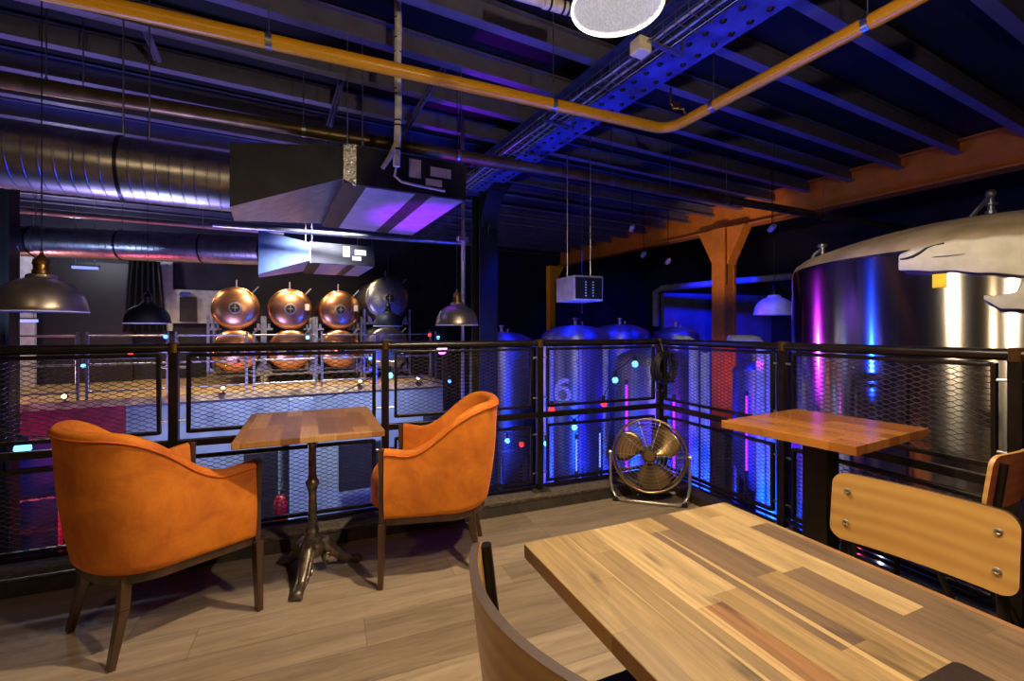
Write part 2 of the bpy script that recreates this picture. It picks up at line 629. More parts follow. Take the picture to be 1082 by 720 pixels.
def setting():
    # floor of the mezzanine, cut along the railing
    inn = .10
    c_in = CORNER + NA * .09 + NB * .07
    a_end = c_in - RA * 6.2
    b_end = c_in + RB * 5.6
    o = bpy.data.objects.new
    mb = MB()
    mtx = Matrix.Rotation(-ANG_A, 4, 'Z')
    poly = [c_in, a_end, a_end - NA * 6.5, b_end - NA * 2.0, b_end]
    mb.prism([tuple((mtx @ p).to_2d()) for p in poly], -.3, 0)
    fl = struct(mb.build('floor', ['floor']))
    fl.rotation_euler.z = ANG_A
    # kerb under the left run: sloping board and concrete top
    mb = MB()
    a0, a1 = CORNER - RA * 5.2 , CORNER + RA * .05
    def sec(p):
        return [p - NA * .155, p - NA * .135 + Vector((0, 0, .07)), p - NA * .1 + Vector((0, 0, .08)), p + NA * .1 + Vector((0, 0, .08)), p + NA * .1 + Vector((0, 0, -.3)), p - NA * .155 + Vector((0, 0, -.3))]
    s0, s1 = sec(a0), sec(a1)
    for i in range(6):
        j = (i + 1) % 6
        mb.m = 1 if i in (0,) else 0
        mb.add([s0[i], s0[j], s1[j], s1[i]], [(0, 1, 2, 3)])
    mb.m = 0
    mb.add(s0, [tuple(range(6))]); mb.add(s1, [tuple(range(6))])
    struct(mb.build('trim_1', ['curb', 'curb_face']))
    mb = MB()
    mb.bar(a0 - NA * .138 + Vector((0, 0, .075)), a1 - NA * .138 + Vector((0, 0, .075)), .012, .012)
    struct(mb.build('trim_2', ['cast_iron']))
    mb = MB()
    b0, b1 = CORNER + RB * .0, CORNER + RB * 5.2
    for sgn in (1,):
        mb.bar(b0 - NB * .02 + Vector((0, 0, .03)), b1 - NB * .02 + Vector((0, 0, .03)), .16, .06)
    struct(mb.build('trim_3', ['curb_face']))

    # lower ground floor and shell of the hall
    mb = MB(); q = [G(-9, -5, 0), G(15, -5, 0), G(15, 15, 0), G(-9, 15, 0)]
    mb.prism([(p.x, p.y) for p in q], ZG - .2, ZG)
    struct(mb.build('ground', ['ground']))
    mb = MB(); mb.prism([(p.x, p.y) for p in q], ZC, ZC + .2)
    struct(mb.build('ceiling', ['deck']))
    mb = MB(); mb.bar(G(-9, 14.3, (ZG + ZC) / 2), G(15, 14.3, (ZG + ZC) / 2), .2, ZC - ZG)
    struct(mb.build('wall_back', ['wall_dark']))
    mb = MB(); mb.bar(G(-8, -5, (ZG + ZC) / 2), G(-8, 15, (ZG + ZC) / 2), .2, ZC - ZG)
    struct(mb.build('wall_left', ['wall_dark']))
    mb = MB(); mb.bar(G(14, -5, (ZG + ZC) / 2), G(14, 15, (ZG + ZC) / 2), .2, ZC - ZG)
    struct(mb.build('wall_right', ['wall_dark']))

    # platform opposite, with the slate-blue wall below it
    mb = MB(); q = [G(-7.9, 10.45, 0), G(3.7, 10.45, 0), G(3.7, 14.2, 0), G(-7.9, 14.2, 0)]
    mb.prism([(p.x, p.y) for p in q], -.12, 0)
    struct(mb.build('floor', ['platform']))
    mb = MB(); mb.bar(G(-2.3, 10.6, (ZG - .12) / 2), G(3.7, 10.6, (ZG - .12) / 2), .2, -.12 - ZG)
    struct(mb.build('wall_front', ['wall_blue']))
    mb = MB(); mb.bar(G(-7.9, 10.52, -.4), G(-2.3, 10.52, -.4), .1, .56)
    struct(mb.build('trim_4', ['maroon']))
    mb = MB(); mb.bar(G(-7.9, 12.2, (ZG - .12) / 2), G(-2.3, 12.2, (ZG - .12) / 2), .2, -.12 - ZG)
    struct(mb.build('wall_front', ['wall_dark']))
    # pier on the slate-blue wall
    p = dp(318, 500, 9.0)
    mb = MB(); mb.bar(Vector((p.x, p.y, ZG)), Vector((p.x, p.y, -.12)), .42, .3, up=GB)
    struct(mb.build('column', ['wall_blue']))
    # dark recesses in that wall
    for (x0, x1, y0, y1, d) in ((362, 402, 468, 516, 9.35), (262, 290, 478, 560, 8.85)):
        a, b = dp(x0, y0, d), dp(x1, y1, d)
        mb = MB()
        c = (a + b) / 2
        L = (b.x - a.x) / GA.x
        mb.box(c, (L, .1, a.z - b.z), Matrix.Rotation(PHI, 3, 'Z'))
        struct(mb.build('door_1' if x0 > 300 else 'door_2', ['black'], bevel=.01))

    # steel columns
    p = dp(-6, 348, 6.9)
    mb = MB()
    for dx in (-.2, .2):
        mb.bar(Vector((p.x, p.y, ZG)) + GA * dx, Vector((p.x, p.y, ZC)) + GA * dx, .04, .34, up=GB)
    mb.bar(Vector((p.x, p.y, ZG)), Vector((p.x, p.y, ZC)), .4, .05, up=GB)
    struct(mb.build('column', ['black']))
    # column under the end of the riveted beam
    p = Vector((-.48, 7.95, 0))
    mb = MB()
    for k in (-.16, .16):
        mb.bar(Vector((p.x, p.y, ZG)) + GB * k, Vector((p.x, p.y, 3.6)) + GB * k, .34, .03, up=GB)
    mb.bar(Vector((p.x, p.y, ZG)), Vector((p.x, p.y, 3.6)), .03, .3, up=GB)
    for i in range(8):         # curved knee up to the beam
        t0, t1 = i / 8, (i + 1) / 8
        def kn(t):
            return p - GB * (.17 + .55 * (1 - math.cos(t * PI / 2))) + Vector((0, 0, 2.85 + .75 * math.sin(t * PI / 2)))
        a, b = kn(t0), kn(t1)
        mb.bar(a, b, .3, .03)
        mb.hexa([a - GA * .01, a + GA * .01, Vector((p.x, p.y, a.z)) + GA * .01, Vector((p.x, p.y, a.z)) - GA * .01,
                 b - GA * .01, b + GA * .01, Vector((p.x, p.y, b.z)) + GA * .01, Vector((p.x, p.y, b.z)) - GA * .01])
    struct(mb.build('column', ['black']))
    # riveted blue beam
    u0 = 3.14
    mb = MB()
    s0, s1 = -1.0, 7.1
    mb.bar(G(u0, s0, 3.61), G(u0, s1, 3.61), .36, .02)
    mb.bar(G(u0, s0, 3.63), G(u0, s1, 3.63), .36, .02)
    mb.bar(G(u0, s0, 3.82), G(u0, s1, 3.82), .02, .36)
    mb.bar(G(u0, s0, 3.99), G(u0, s1, 3.99), .36, .02)
    for k in (-1, 1):
        mb.bar(G(u0 + k * .05, s0, 3.68), G(u0 + k * .05, s1, 3.68), .08, .08)
    beam = struct(mb.build('beam', ['beam_blue']))
    mb = MB()
    s = s0 + .1
    i = 0
    while s < s1 - .1:
        for k in (-.095, .095):
            c = G(u0 + k, s + (.07 if k > 0 else 0), 3.6)
            mb.lathe([(.028, .002), (.026, -.008), (.016, -.017), (1e-5, -.02)], 10, Matrix.Translation(c))
        s += .16
    mb.build('rivets', ['black_metal'], beam, smooth=40)
    # orange beam and column on the right
    uo = 9.62
    mb = MB()
    mb.bar(G(uo, -1, 3.62), G(uo, 14.2, 3.62), .32, .04)
    mb.bar(G(uo, -1, 3.92), G(uo, 14.2, 3.92), .03, .6)
    mb.bar(G(uo, -1, 4.2), G(uo, 14.2, 4.2), .32, .03)
    struct(mb.build('beam', ['beam_orange'])) 
    pc = dp(765, 348, 10.7)
    mb = MB()
    for k in (-.17, .17):
        mb.bar(Vector((pc.x, pc.y, ZG)) + GA * k, Vector((pc.x, pc.y, 3.6)) + GA * k, .08, .34, up=GB)
    mb.bar(Vector((pc.x, pc.y, ZG)), Vector((pc.x, pc.y, 3.6)), .3, .3, up=GB)
    for k in (-1, 1):
        a = Vector((pc.x, pc.y, 0)) + GB * (k * .18)
        b = Vector((pc.x, pc.y, 0)) + GB * (k * .62)
        w = GA * .14
        mb.hexa([a - w + Vector((0, 0, 2.75)), a + w + Vector((0, 0, 2.75)), a + w * 1.0 + GB * k * .01 + Vector((0, 0, 2.75)), a - w + GB * k * .01 + Vector((0, 0, 2.75)),
                 a - w + Vector((0, 0, 3.6)), a + w + Vector((0, 0, 3.6)), b + w + Vector((0, 0, 3.6)), b - w + Vector((0, 0, 3.6))])
    col = struct(mb.build('column', ['beam_orange']))
    mb = MB()
    for k in (-.15, .15):
        for i in range(26):
            z = 2.3 + i * .05
            c = Vector((pc.x, pc.y, z)) + GA * k - GB * .175
            mb.box(c, (.05, .02, .025), Matrix.Rotation(PHI + (.6 if i % 2 else -.6) * 0, 3, 'Z'))
    mb.build('lacing', ['lace'], col)
    # roof joists, one object each
    ibeam = MB()
    ibeam.bar((-8, 0, 4.006), (9.55, 0, 4.006), .11, .012)
    ibeam.bar((-8, 0, 4.11), (9.55, 0, 4.11), .012, .2)
    ibeam.bar((-8, 0, 4.215), (9.55, 0, 4.215), .11, .012)
    me = ibeam.mesh('ceiling_joist', ['joist'])
    for k in range(-2, 17):
        o = bpy.data.objects.new('beam', me)
        COL.objects.link(o)
        o.location = G(0, 2.25 + .75 * k, 0)
        o.rotation_euler.z = PHI
        struct(o)
    # far things on the back wall
    for nm, m_, x0, x1, y0, y1, sw in (('column', 'wall_white', 12, 32, 276, 420, 13.6), ('wall_back', 'wall_white', 165, 180, 276, 350, 14.1),
                                      ('door_3', 'black', 36, 122, 276, 392, 14.0), ('wall_back', 'wall_white', 189, 236, 307, 342, 14.1),
                                      ('column', 'wall_white', 128, 138, 306, 352, 14.1)):
        d = on_s((x0 + x1) / 2, sw)
        a, b = dp(x0, y0, d), dp(x1, y1, d)
        c = (a + b) / 2
        z0 = 0.0 if nm in ('column', 'door_3') else b.z
        z1 = a.z if nm != 'column' or x0 > 100 else 3.2
        mb = MB()
        mb.box((c.x, c.y, (z0 + z1) / 2), ((b.x - a.x) / GA.x, .12, z1 - z0), Matrix.Rotation(PHI, 3, 'Z'))
        struct(mb.build(nm, [m_], bevel=.008))
    # yellow post far back, and blue-lit wall bay on the right
    p = dp(582, 340, 12.6)
    mb = MB(); mb.bar(Vector((p.x, p.y, ZG)), Vector((p.x, p.y, 3.0)), .18, .18, up=GB)
    mb.hexa([Vector((p.x, p.y, 2.5)) + GA * a + GB * b for a, b in ((-.08, -.08), (.08, -.08), (.08, .08), (-.08, .08))] +
            [Vector((p.x, p.y, 3.0)) + GA * a + GB * b for a, b in ((-.08, -.08), (.4, -.08), (.4, .08), (-.08, .08))])
    struct(mb.build('column', ['yellow_pipe']))
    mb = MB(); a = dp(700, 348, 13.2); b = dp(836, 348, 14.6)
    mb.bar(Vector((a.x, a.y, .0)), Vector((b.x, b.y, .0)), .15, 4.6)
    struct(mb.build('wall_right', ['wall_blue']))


setting()

# ================================================================== RAILING
LWD, SWD = .062, .0245


def mesh_panel_mesh(w, h):
    mb = MB()
    nx = int(w / LWD) + 2
    ny = int(h / (SWD / 2)) + 1
    T, bond = .0032, .008
    for j in range(ny):
        z0 = -h / 2 + j * SWD / 2
        z1 = z0 + SWD / 2
        if z1 > h / 2:
            break
        for i in range(-1, nx):
            x0 = -w / 2 + (i + (j % 2) / 2) * LWD
            for sg in (-1, 1):
                a = Vector((x0 + sg * bond / 2, 0, z0))
                b = Vector((x0 + sg * (LWD / 2 - bond / 2), .002, z1))
                if min(a.x, b.x) < -w / 2 or max(a.x, b.x) > w / 2:
                    continue
                d = Vector((0, 0, T / 2))
                t = Vector((0, .0012, 0))
                mb.add([a - d - t, a + d - t, a + d + t, a - d + t, b - d - t, b + d - t, b + d + t, b - d + t],
                       [(0, 1, 5, 4), (1, 2, 6, 5), (2, 3, 7, 6), (3, 0, 4, 7)])
            if -w / 2 < x0 < w / 2:
                mb.box((x0, 0, z0), (bond * 1.15, .0024, T * 1.3))
    me = bpy.data.meshes.new('mesh')
    me.from_pydata([tuple(p) for p in mb.v], [], mb.f)
    me.materials.append(M['mesh_metal'])
    return me


PANEL_MESHES = {}


def mesh_panel(root, xc, zc, w, h, bay):
    fr = MB()
    t = .017
    for s in (-1, 1):
        fr.box((xc + s * (w / 2 - t / 2), 0, zc), (t, .026, h))
        fr.box((xc, 0, zc + s * (h / 2 - t / 2)), (w - 2 * t, .026, t))
    f = fr.build('panel_frame', ['black_metal'], root, bevel=.003)
    key = (round(w, 3), round(h, 3))
    if key not in PANEL_MESHES:
        PANEL_MESHES[key] = mesh_panel_mesh(w - 2 * t, h - 2 * t)
    o = bpy.data.objects.new('expanded_mesh', PANEL_MESHES[key])
    COL.objects.link(o)
    o.parent = f
    o.location = (xc, 0, zc)
    for s in (-1, 1):
        for q in (-.34, .34):
            so = MB()
            x0, x1 = xc + s * w / 2, xc + s * bay
            so.tube([(x0, 0, zc + q * h), (x1, 0, zc + q * h)], .007, 8)
            so.build('standoff', ['steel'], f, smooth=40)
    return f


def railing(name_label, origin, ang, posts, base_z, shared=False):
    root = thing('railing', name_label, 'railing', (origin.x, origin.y, 0), ang, 'mezzanine railing runs')
    x0, x1 = posts[0] + (.03 if shared else 0), posts[-1]
    mb = MB(); mb.tube([(x0, 0, 1.147), (x1, 0, 1.147)], .0245, 12)
    mb.build('top_rail', ['black_metal'], root, smooth=40)
    mb = MB(); mb.box(((x0 + x1) / 2, 0, .625), (x1 - x0, .03, .04))
    mb.build('middle_rail', ['black_metal'], root, bevel=.004)
    mb = MB(); mb.tube([(x0, .0, .112), (x1, 0, .112)], .011, 8)
    mb.build('bottom_rail', ['black_metal'], root, smooth=40)
    for x in posts[1:] if shared else posts:
        mb = MB(); mb.box((x, 0, (base_z + 1.14) / 2), (.045, .045, 1.14 - base_z))
        p = mb.build('post', ['black_metal'], root, bevel=.004)
        mb = MB(); mb.box((x, 0, base_z + .005), (.12, .12, .01))
        for a in (-.042, .042):
            for b in (-.042, .042):
                mb.lathe([(.009, base_z + .01), (.009, base_z + .018), (1e-5, base_z + .019)], 6, Matrix.Translation((x + a, b, 0)))
        mb.build('base_plate', ['cast_iron'], p)
        mb = MB(); mb.lathe([(.026, 1.118), (.03, 1.122), (.03, 1.172), (.026, 1.176), (1e-5, 1.178)], 12, Matrix.Translation((x, 0, 0)))
        mb.build('rail_clamp', ['brass'], p, smooth=40)
    for a, b in zip(posts, posts[1:]):
        xc, half = (a + b) / 2, (b - a) / 2
        w = (b - a) - .115
        mesh_panel(root, xc, .897, w, .43, half - .02)
        mesh_panel(root, xc, .345, w, .415, half - .02)
    return root


railing('long black railing with mesh panels, on the kerb behind the armchairs', P570, ANG_A, [-3.32, -2.205, -1.09, 0, 1.09], .08)
railing('black railing with mesh panels on the right, before the big steel tank', CORNER, ANG_B, [.0, 1.08, 2.075, 3.07], .06, True)

# ================================================================== ARMCHAIRS
def arm_path():
    """plan of the tub: from the front of one arm round the back to the other; local +Y is the front"""
    W, yf, yc, ry = .285, .225, -.03, .25
    pts = []
    n1, n2 = 10, 30
    for i in range(n1):
        pts.append((-W - .03 * (1 - i / n1), yf + (yc - yf) * i / n1))
    for i in range(n2 + 1):
        a = PI + PI * i / n2
        c, s = math.cos(a), math.sin(a)
        e = .86
        pts.append((W * math.copysign(abs(c) ** e, c), yc + ry * math.copysign(abs(s) ** e, s)))
    for i in range(1, n1 + 1):
        pts.append((W + .03 * i / n1, yc + (yf - yc) * i / n1))
    return pts


def make_armchair(label, loc, rz):
    root = thing('armchair', label, 'armchair', (loc[0], loc[1], 0), rz, 'orange velvet armchairs')
    P = arm_path()
    n = len(P)
    nrm = []
    for i in range(n):
        a, b = P[max(i - 1, 0)], P[min(i + 1, n - 1)]
        d = Vector((b[0] - a[0], b[1] - a[1])).normalized()
        nrm.append(Vector((d.y, -d.x)))
        if nrm[-1].dot(Vector((P[i][0], P[i][1] + .03))) < 0 and i not in (0, n - 1):
            nrm[-1] = -nrm[-1]
    nrm[0] = Vector((-1, 0)); nrm[-1] = Vector((1, 0))
    z0 = .325

    def top(i):
        y = P[i][1]
        k = sst(.09, -.24, y)
        return .668 - .012 * math.sin(PI * sst(.22, .02, y)) + .205 * k

    def lean(i, z):
        y = P[i][1]
        k = sst(.06, -.26, y)
        h = (z - z0) / .55
        return (.05 * k + .012) * max(0, h)
    rows, ridge = [], []
    th = .052
    for i in range(n):
        zt = top(i)
        r = []
        hs = [0, .03, .08, .2, .35, .5, .65, .8, .92]
        off_bulge = lambda h: .012 * math.sin(PI * min(1, h * 1.15)) + (-.016 if h == 0 else 0)
        for h in hs:
            z = z0 + (zt - .02 - z0) * h
            o_ = lean(i, z) + off_bulge(h)
            r.append(Vector((P[i][0] + nrm[i].x * o_, P[i][1] + nrm[i].y * o_, z)))
        ol = lean(i, zt)
        for a in range(0, 7):
            t = PI * a / 6
            o_ = ol - th / 2 + (th / 2) * math.cos(t)
            z = zt - .022 + .024 * math.sin(t)
            r.append(Vector((P[i][0] + nrm[i].x * o_, P[i][1] + nrm[i].y * o_, z)))
        for h in (.8, .6, .4, .2):
            z = z0 + .08 + (zt - z0 - .08) * h
            o_ = lean(i, z) - th - .006 * math.sin(PI * h)
            r.append(Vector((P[i][0] + nrm[i].x * o_, P[i][1] + nrm[i].y * o_, z)))
        r.append(Vector((P[i][0] - nrm[i].x * th, P[i][1] - nrm[i].y * th, z0)))
        rows.append(r)
        o_ = ol + .001
        ridge.append(Vector((P[i][0] + nrm[i].x * o_, P[i][1] + nrm[i].y * o_, zt - .026)))
    mb = MB(); mb.grid(rows)
    k = len(rows[0])
    mb.add(rows[0], [tuple(range(k))]); mb.add(rows[-1], [tuple(reversed(range(k)))])
    sh = mb.build('backrest_shell', ['velvet'], root, smooth=60)
    mb = MB(); mb.tube(ridge, .0045, 8)
    mb.build('piping', ['piping'], sh, smooth=60)
    # seat cushion
    mb = MB()
    out = []
    for i in range(40):
        a = 2 * PI * i / 40
        c, s = math.cos(a), math.sin(a)
        x = .24 * math.copysign(abs(c) ** .55, c)
        y = .01 + (.33 if s > 0 else .22) * math.copysign(abs(s) ** (.62 if s > 0 else .75), s)
        out.append((x, y))
    prof = [(.0, .326), (.86, .326), (.96, .333), (1.0, .355), (1.0, .395), (.985, .408), (1.0, .42), (1.0, .47), (.97, .5), (.9, .522), (.7, .54), (.4, .548), (.0, .55)]
    rows = [[Vector((x * k_, .01 + (y - .01) * k_, z)) for k_, z in prof] for x, y in out]
    mb.grid(rows, closed_u=True)
    seat = mb.build('seat_cushion', ['velvet'], root, smooth=70)
    # wooden apron
    mb = MB()
    rows = []
    for i in range(n):
        x, y = P[i]
        nx, ny = nrm[i]
        rows.append([Vector((x - nx * .012, y - ny * .012, .33)), Vector((x - nx * .012, y - ny * .012, .295)), Vector((x - nx * .04, y - ny * .04, .295)), Vector((x - nx * .04, y - ny * .04, .33))])
    mb.grid(rows)
    mb.box((0, .205, .312), (.58, .024, .034))
    mb.build('seat_frame', ['dark_wood'], root, smooth=40)
    # legs: front legs run up the ends of the arms
    for s in (-1, 1):
        mb = MB()
        x = s * .318
        mb.bar((x - s * .004, .234, .31), (x - s * .0, .24, .0), .046, .034, up=(0, 1, 0), w1=.03, h1=.024)
        mb.bar((x - s * .026, .236, .30), (x - s * .022, .243, .668), .05, .026, up=(0, 1, 0), w1=.046, h1=.024)
        mb.build('front_leg', ['dark_wood'], root, bevel=.003)
        mb = MB()
        mb.bar((s * .185, -.195, .315), (s * .198, -.205, .2), .05, .036, up=(0, 1, 0), w1=.042, h1=.032)
        mb.bar((s * .198, -.205, .2), (s * .208, -.245, 0), .042, .032, up=(0, 1, 0), w1=.028, h1=.024)
        mb.build('rear_leg', ['dark_wood'], root, bevel=.003)
    return root


c1 = make_armchair('orange velvet armchair at the left, seen from behind', (-1.521, 1.978), R(-31))
c2 = copy_tree(c1)
c2.location = (-.418, 2.521, 0)
c2.rotation_euler = (0, 0, R(94.6))
c2['label'] = 'orange velvet armchair right of the iron-footed table, seen side on'


# ================================================================== TABLES
def slab(w, l, t, name, m, root, z, bevel=.003):
    mb = MB(); mb.prism(rrect(w, l, .006, 3), z - t, z)
    return mb.build(name, [m], root, bevel=bevel)


def pedestal_table():
    root = thing('pedestal_table', 'small wooden table on ornate cast-iron foot between the armchairs', 'table', (-1.018, 2.316, 0), R(23.9))
    slab(.615, .72, .028, 'tabletop', 'table_wood_small', root, .78)
    mb = MB(); mb.box((0, 0, .747), (.36, .36, .01)); mb.box((0, 0, .737), (.42, .04, .014)); mb.box((0, 0, .737), (.04, .42, .014))
    mb.build('mounting_plate', ['black_metal'], root)
    mb = MB()
    mb.lathe([(.03, .2), (.028, .22), (.033, .225), (.026, .24), (.022, .26), (.02, .42), (.022, .44), (.03, .452), (.034, .465), (.03, .478), (.022, .49), (.019, .51), (.018, .64), (.022, .66), (.026, .672), (.022, .684), (.02, .72), (.035, .74)], 24)
    mb.build('column', ['cast_iron'], root, smooth=40)
    mb = MB()
    mb.lathe([(.05, .1), (.065, .125), (.066, .15), (.058, .165), (.05, .17), (.052, .18), (.04, .19), (.042, .2), (.03, .212)], 24)
    base = mb.build('pedestal_base', ['cast_iron'], root, smooth=40)
    for k in range(3):
        a = R(-107 + 118 * k)
        c, s = math.cos(a), math.sin(a)
        def at(r, z):
            return Vector((r * c * .74, r * s * .74, z))
        mb = MB()
        pts = [at(.03, .165), at(.075, .15), (at(.12, .115)), at(.165, .075), at(.21, .045), at(.25, .032), at(.285, .026)]
        mb.tube(pts, [.032, .034, .03, .025, .021, .02, .022], 12)
        t = Vector((-s, c, 0))
        for sg in (-1, 1):       # scroll ribs either side
            mb.tube([p + t * (sg * .022) + Vector((0, 0, .006)) for p in pts], [.009, .012, .011, .009, .008, .007, .006], 8)
        for sg in (-1, 1):       # curled leaf below
            cc = at(.1, .075) + t * 0
            mb.tube([cc + (at(1, 0) * math.cos(q * .55) + Vector((0, 0, 1)) * math.sin(q * .55)) * (.012 + .003 * q) + t * sg * .016 for q in range(10)], .007, 6)
        mb.sphere(at(.295, .024), .024, 8, (1.15, 1.15, 1))
        for sg in (-1, 0, 1):    # claw
            mb.sphere(at(.312, .016) + t * sg * .016, .013, 6)
        mb.build('foot', ['cast_iron'], base, smooth=60)
    return root


pedestal_table()


def big_table():
    ang = R(23.4)
    e = Vector((math.cos(ang), math.sin(ang), 0))
    l = Vector((math.sin(ang), -math.cos(ang), 0))
    far_left = Vector((.0265, 1.06, 0))
    W, Lg = .64, 1.25
    c = far_left + e * W / 2 + l * Lg / 2
    root = thing('dining_table', 'large pale wooden plank-topped table in the foreground', 'table', (c.x, c.y, 0), ang)
    slab(W, Lg, .032, 'tabletop', 'table_wood', root, .75, .002)
    for sy in (-.36, .36):
        mb = MB()
        mb.box((0, sy, .37), (.07, .07, .68))
        mb.box((0, sy, .012), (.46, .07, .024))
        mb.box((0, sy, .714), (.46, .07, .008))
        mb.build('trestle_leg', ['black_metal'], root, bevel=.003)
    # menu lying at the near edge
    corner = Vector((.665, .681, .752))
    mc = corner - e * .085 + l * .12
    mb = MB(); mb.prism(rrect(.17, .24, .012, 4), .7505, .7545)
    m = mb.build('menu', ['menu'], bevel=.001)
    m.location = (mc.x, mc.y, 0)
    m.rotation_euler.z = ang
    tag(m, 'dark brown round-cornered menu lying on the big table, bottom right', 'menu')


big_table()


def bar_table():
    k = .84
    ang = R(29.5)
    root = thing('square_table', 'small thick-topped orange-brown table by the right railing', 'table', (1.398, 2.058, 0), ang)
    slab(.755 * k, .66 * k, .036, 'tabletop', 'table_wood_orange', root, .82, .002)
    mb = MB(); mb.box((0, 0, .77), (.4, .32, .012)); mb.box((0, 0, .40), (.105, .105, .74))
    mb.build('pedestal', ['black_metal'], root, bevel=.004)
    mb = MB(); mb.prism(rrect(.42, .42, .03), 0, .018); mb.build('base_plate', ['black_metal'], root, bevel=.003)


bar_table()


# ================================================================== SCHOOL CHAIRS
def curved_panel(mb, w, z0, z1, y0, sag, th, tilt, r=.035, n=22):
    """rounded-corner plywood back, bowed about the vertical; local +Y is the front"""
    out = rrect(w, z1 - z0, r, 5)
    zc = (z0 + z1) / 2

    def warp(x, z, yo):
        q = x / (w / 2)
        return Vector((x, y0 - sag * (1 - q * q) - tilt * (z - z0) + yo, z))
    # grid of columns clipped to the rounded outline
    cols = []
    xs = [-w / 2 + r * (1 - math.cos(PI / 2 * i / 8)) for i in range(9)]
    xs += [-w / 2 + r + (w - 2 * r) * i / n for i in range(1, n)] + [-x for x in reversed(xs)]
    for x in xs:
        d = abs(x) - (w / 2 - r)
        dz = 0 if d <= 0 else r - math.sqrt(max(0, r * r - d * d))
        cols.append((x, z0 + dz, z1 - dz))
    front = [[warp(x, a + (b - a) * j / 6, th / 2) for j in range(7)] for x, a, b in cols]
    back = [[warp(x, a + (b - a) * j / 6, -th / 2) for j in range(7)] for x, a, b in cols]
    mb.m = 0
    mb.grid(front); mb.grid(back)
    mb.m = 1
    mb.grid([[f[-1] for f in front], [f[-1] for f in back]])
    mb.grid([[f[0] for f in front], [f[0] for f in back]])
    mb.grid([front[0], back[0]]); mb.grid([front[-1], back[-1]])
    return warp


def school_chair(label, loc, face, wood='ply', edge='ply_edge', seat_m='ply', bowed=.05, width=.385, inside=False):
    root = thing('school_chair', label, 'chair', (loc[0], loc[1], 0), face - PI / 2, 'plywood and tube school chairs')
    mb = MB()
    warp = curved_panel(mb, width, .635, .825, -.2, bowed, .017 if inside else .012, .12)
    back = mb.build('backrest', [wood, edge], root, smooth=35)
    q = .019 if inside else -.017
    for sx in (() if inside else (-1, 1)):
        for z in (.685, .775):
            p = warp(sx * .155, z, .006)
            mb = MB(); mb.lathe([(.009, 0), (.008, .003), (.005, .0045), (.004, .003), (1e-5, .003)], 14, Matrix.Translation(p) @ Matrix.Rotation(-PI / 2, 4, 'X'))
            mb.build('screw', ['chrome'], back, smooth=40)
    mb = MB()
    out = rrect(.39, .38, .06, 6)
    mb.prism(out, .452, .466)
    s = mb.build('seat', [seat_m], root, bevel=.004)
    for sx in (-1, 1):
        mb = MB()
        xt = width / 2 - .022 if inside else .16
        b = warp(sx * xt, .815 if inside else .80, q)
        mb.tube([b, warp(sx * xt, .64, q), (sx * .17, -.2, .5), (sx * .17, -.17, .44), (sx * .18, -.1, .435), (sx * .18, .12, .435), (sx * .18, .165, .42), (sx * .19, .185, .38), (sx * .205, .2, .02)], .0115, 10)
        f = mb.build('side_frame', ['black_metal'], root, smooth=50)
        mb = MB(); mb.tube([(sx * .18, -.06, .43), (sx * .2, -.23, .02)], .0115, 10)
        mb.build('rear_leg', ['black_metal'], root, smooth=50)
        for y, x in ((.2, .205), (-.23, .2)):
            mb = MB(); mb.lathe([(.014, 0), (.015, .03), (.012, .034)], 12, Matrix.Translation((sx * x, y, 0)))
            mb.build('foot_cap', ['black'], root, smooth=40)
    mb = MB(); mb.tube([(-.19, -.1, .43), (.19, -.1, .43)], .01, 8); mb.tube([(-.18, .1, .43), (.18, .1, .43)], .01, 8)
    mb.build('crossbar', ['black_metal'], root, smooth=40)
    return root


def chair_at(chord_mid, face, **k):
    f = Vector((math.cos(face), math.sin(face)))
    o = Vector(chord_mid) + f * .2
    return school_chair(k.pop('label'), (o.x, o.y), face, **k)


chair_at((1.047, 1.19), R(210.3), label='school chair right of the big table, its pale screwed backrest facing it', bowed=.022)
chair_at((.043, .738), R(23.8), label='school chair left of the big table, seen over its bowed back edge', seat_m='black_seat', bowed=.066, width=.45, inside=True)
chair_at((1.765, 1.63), R(118), label='reddish brown school chair at the far right, behind the pale-backed one', wood='ply_red', edge='ply', bowed=.022)


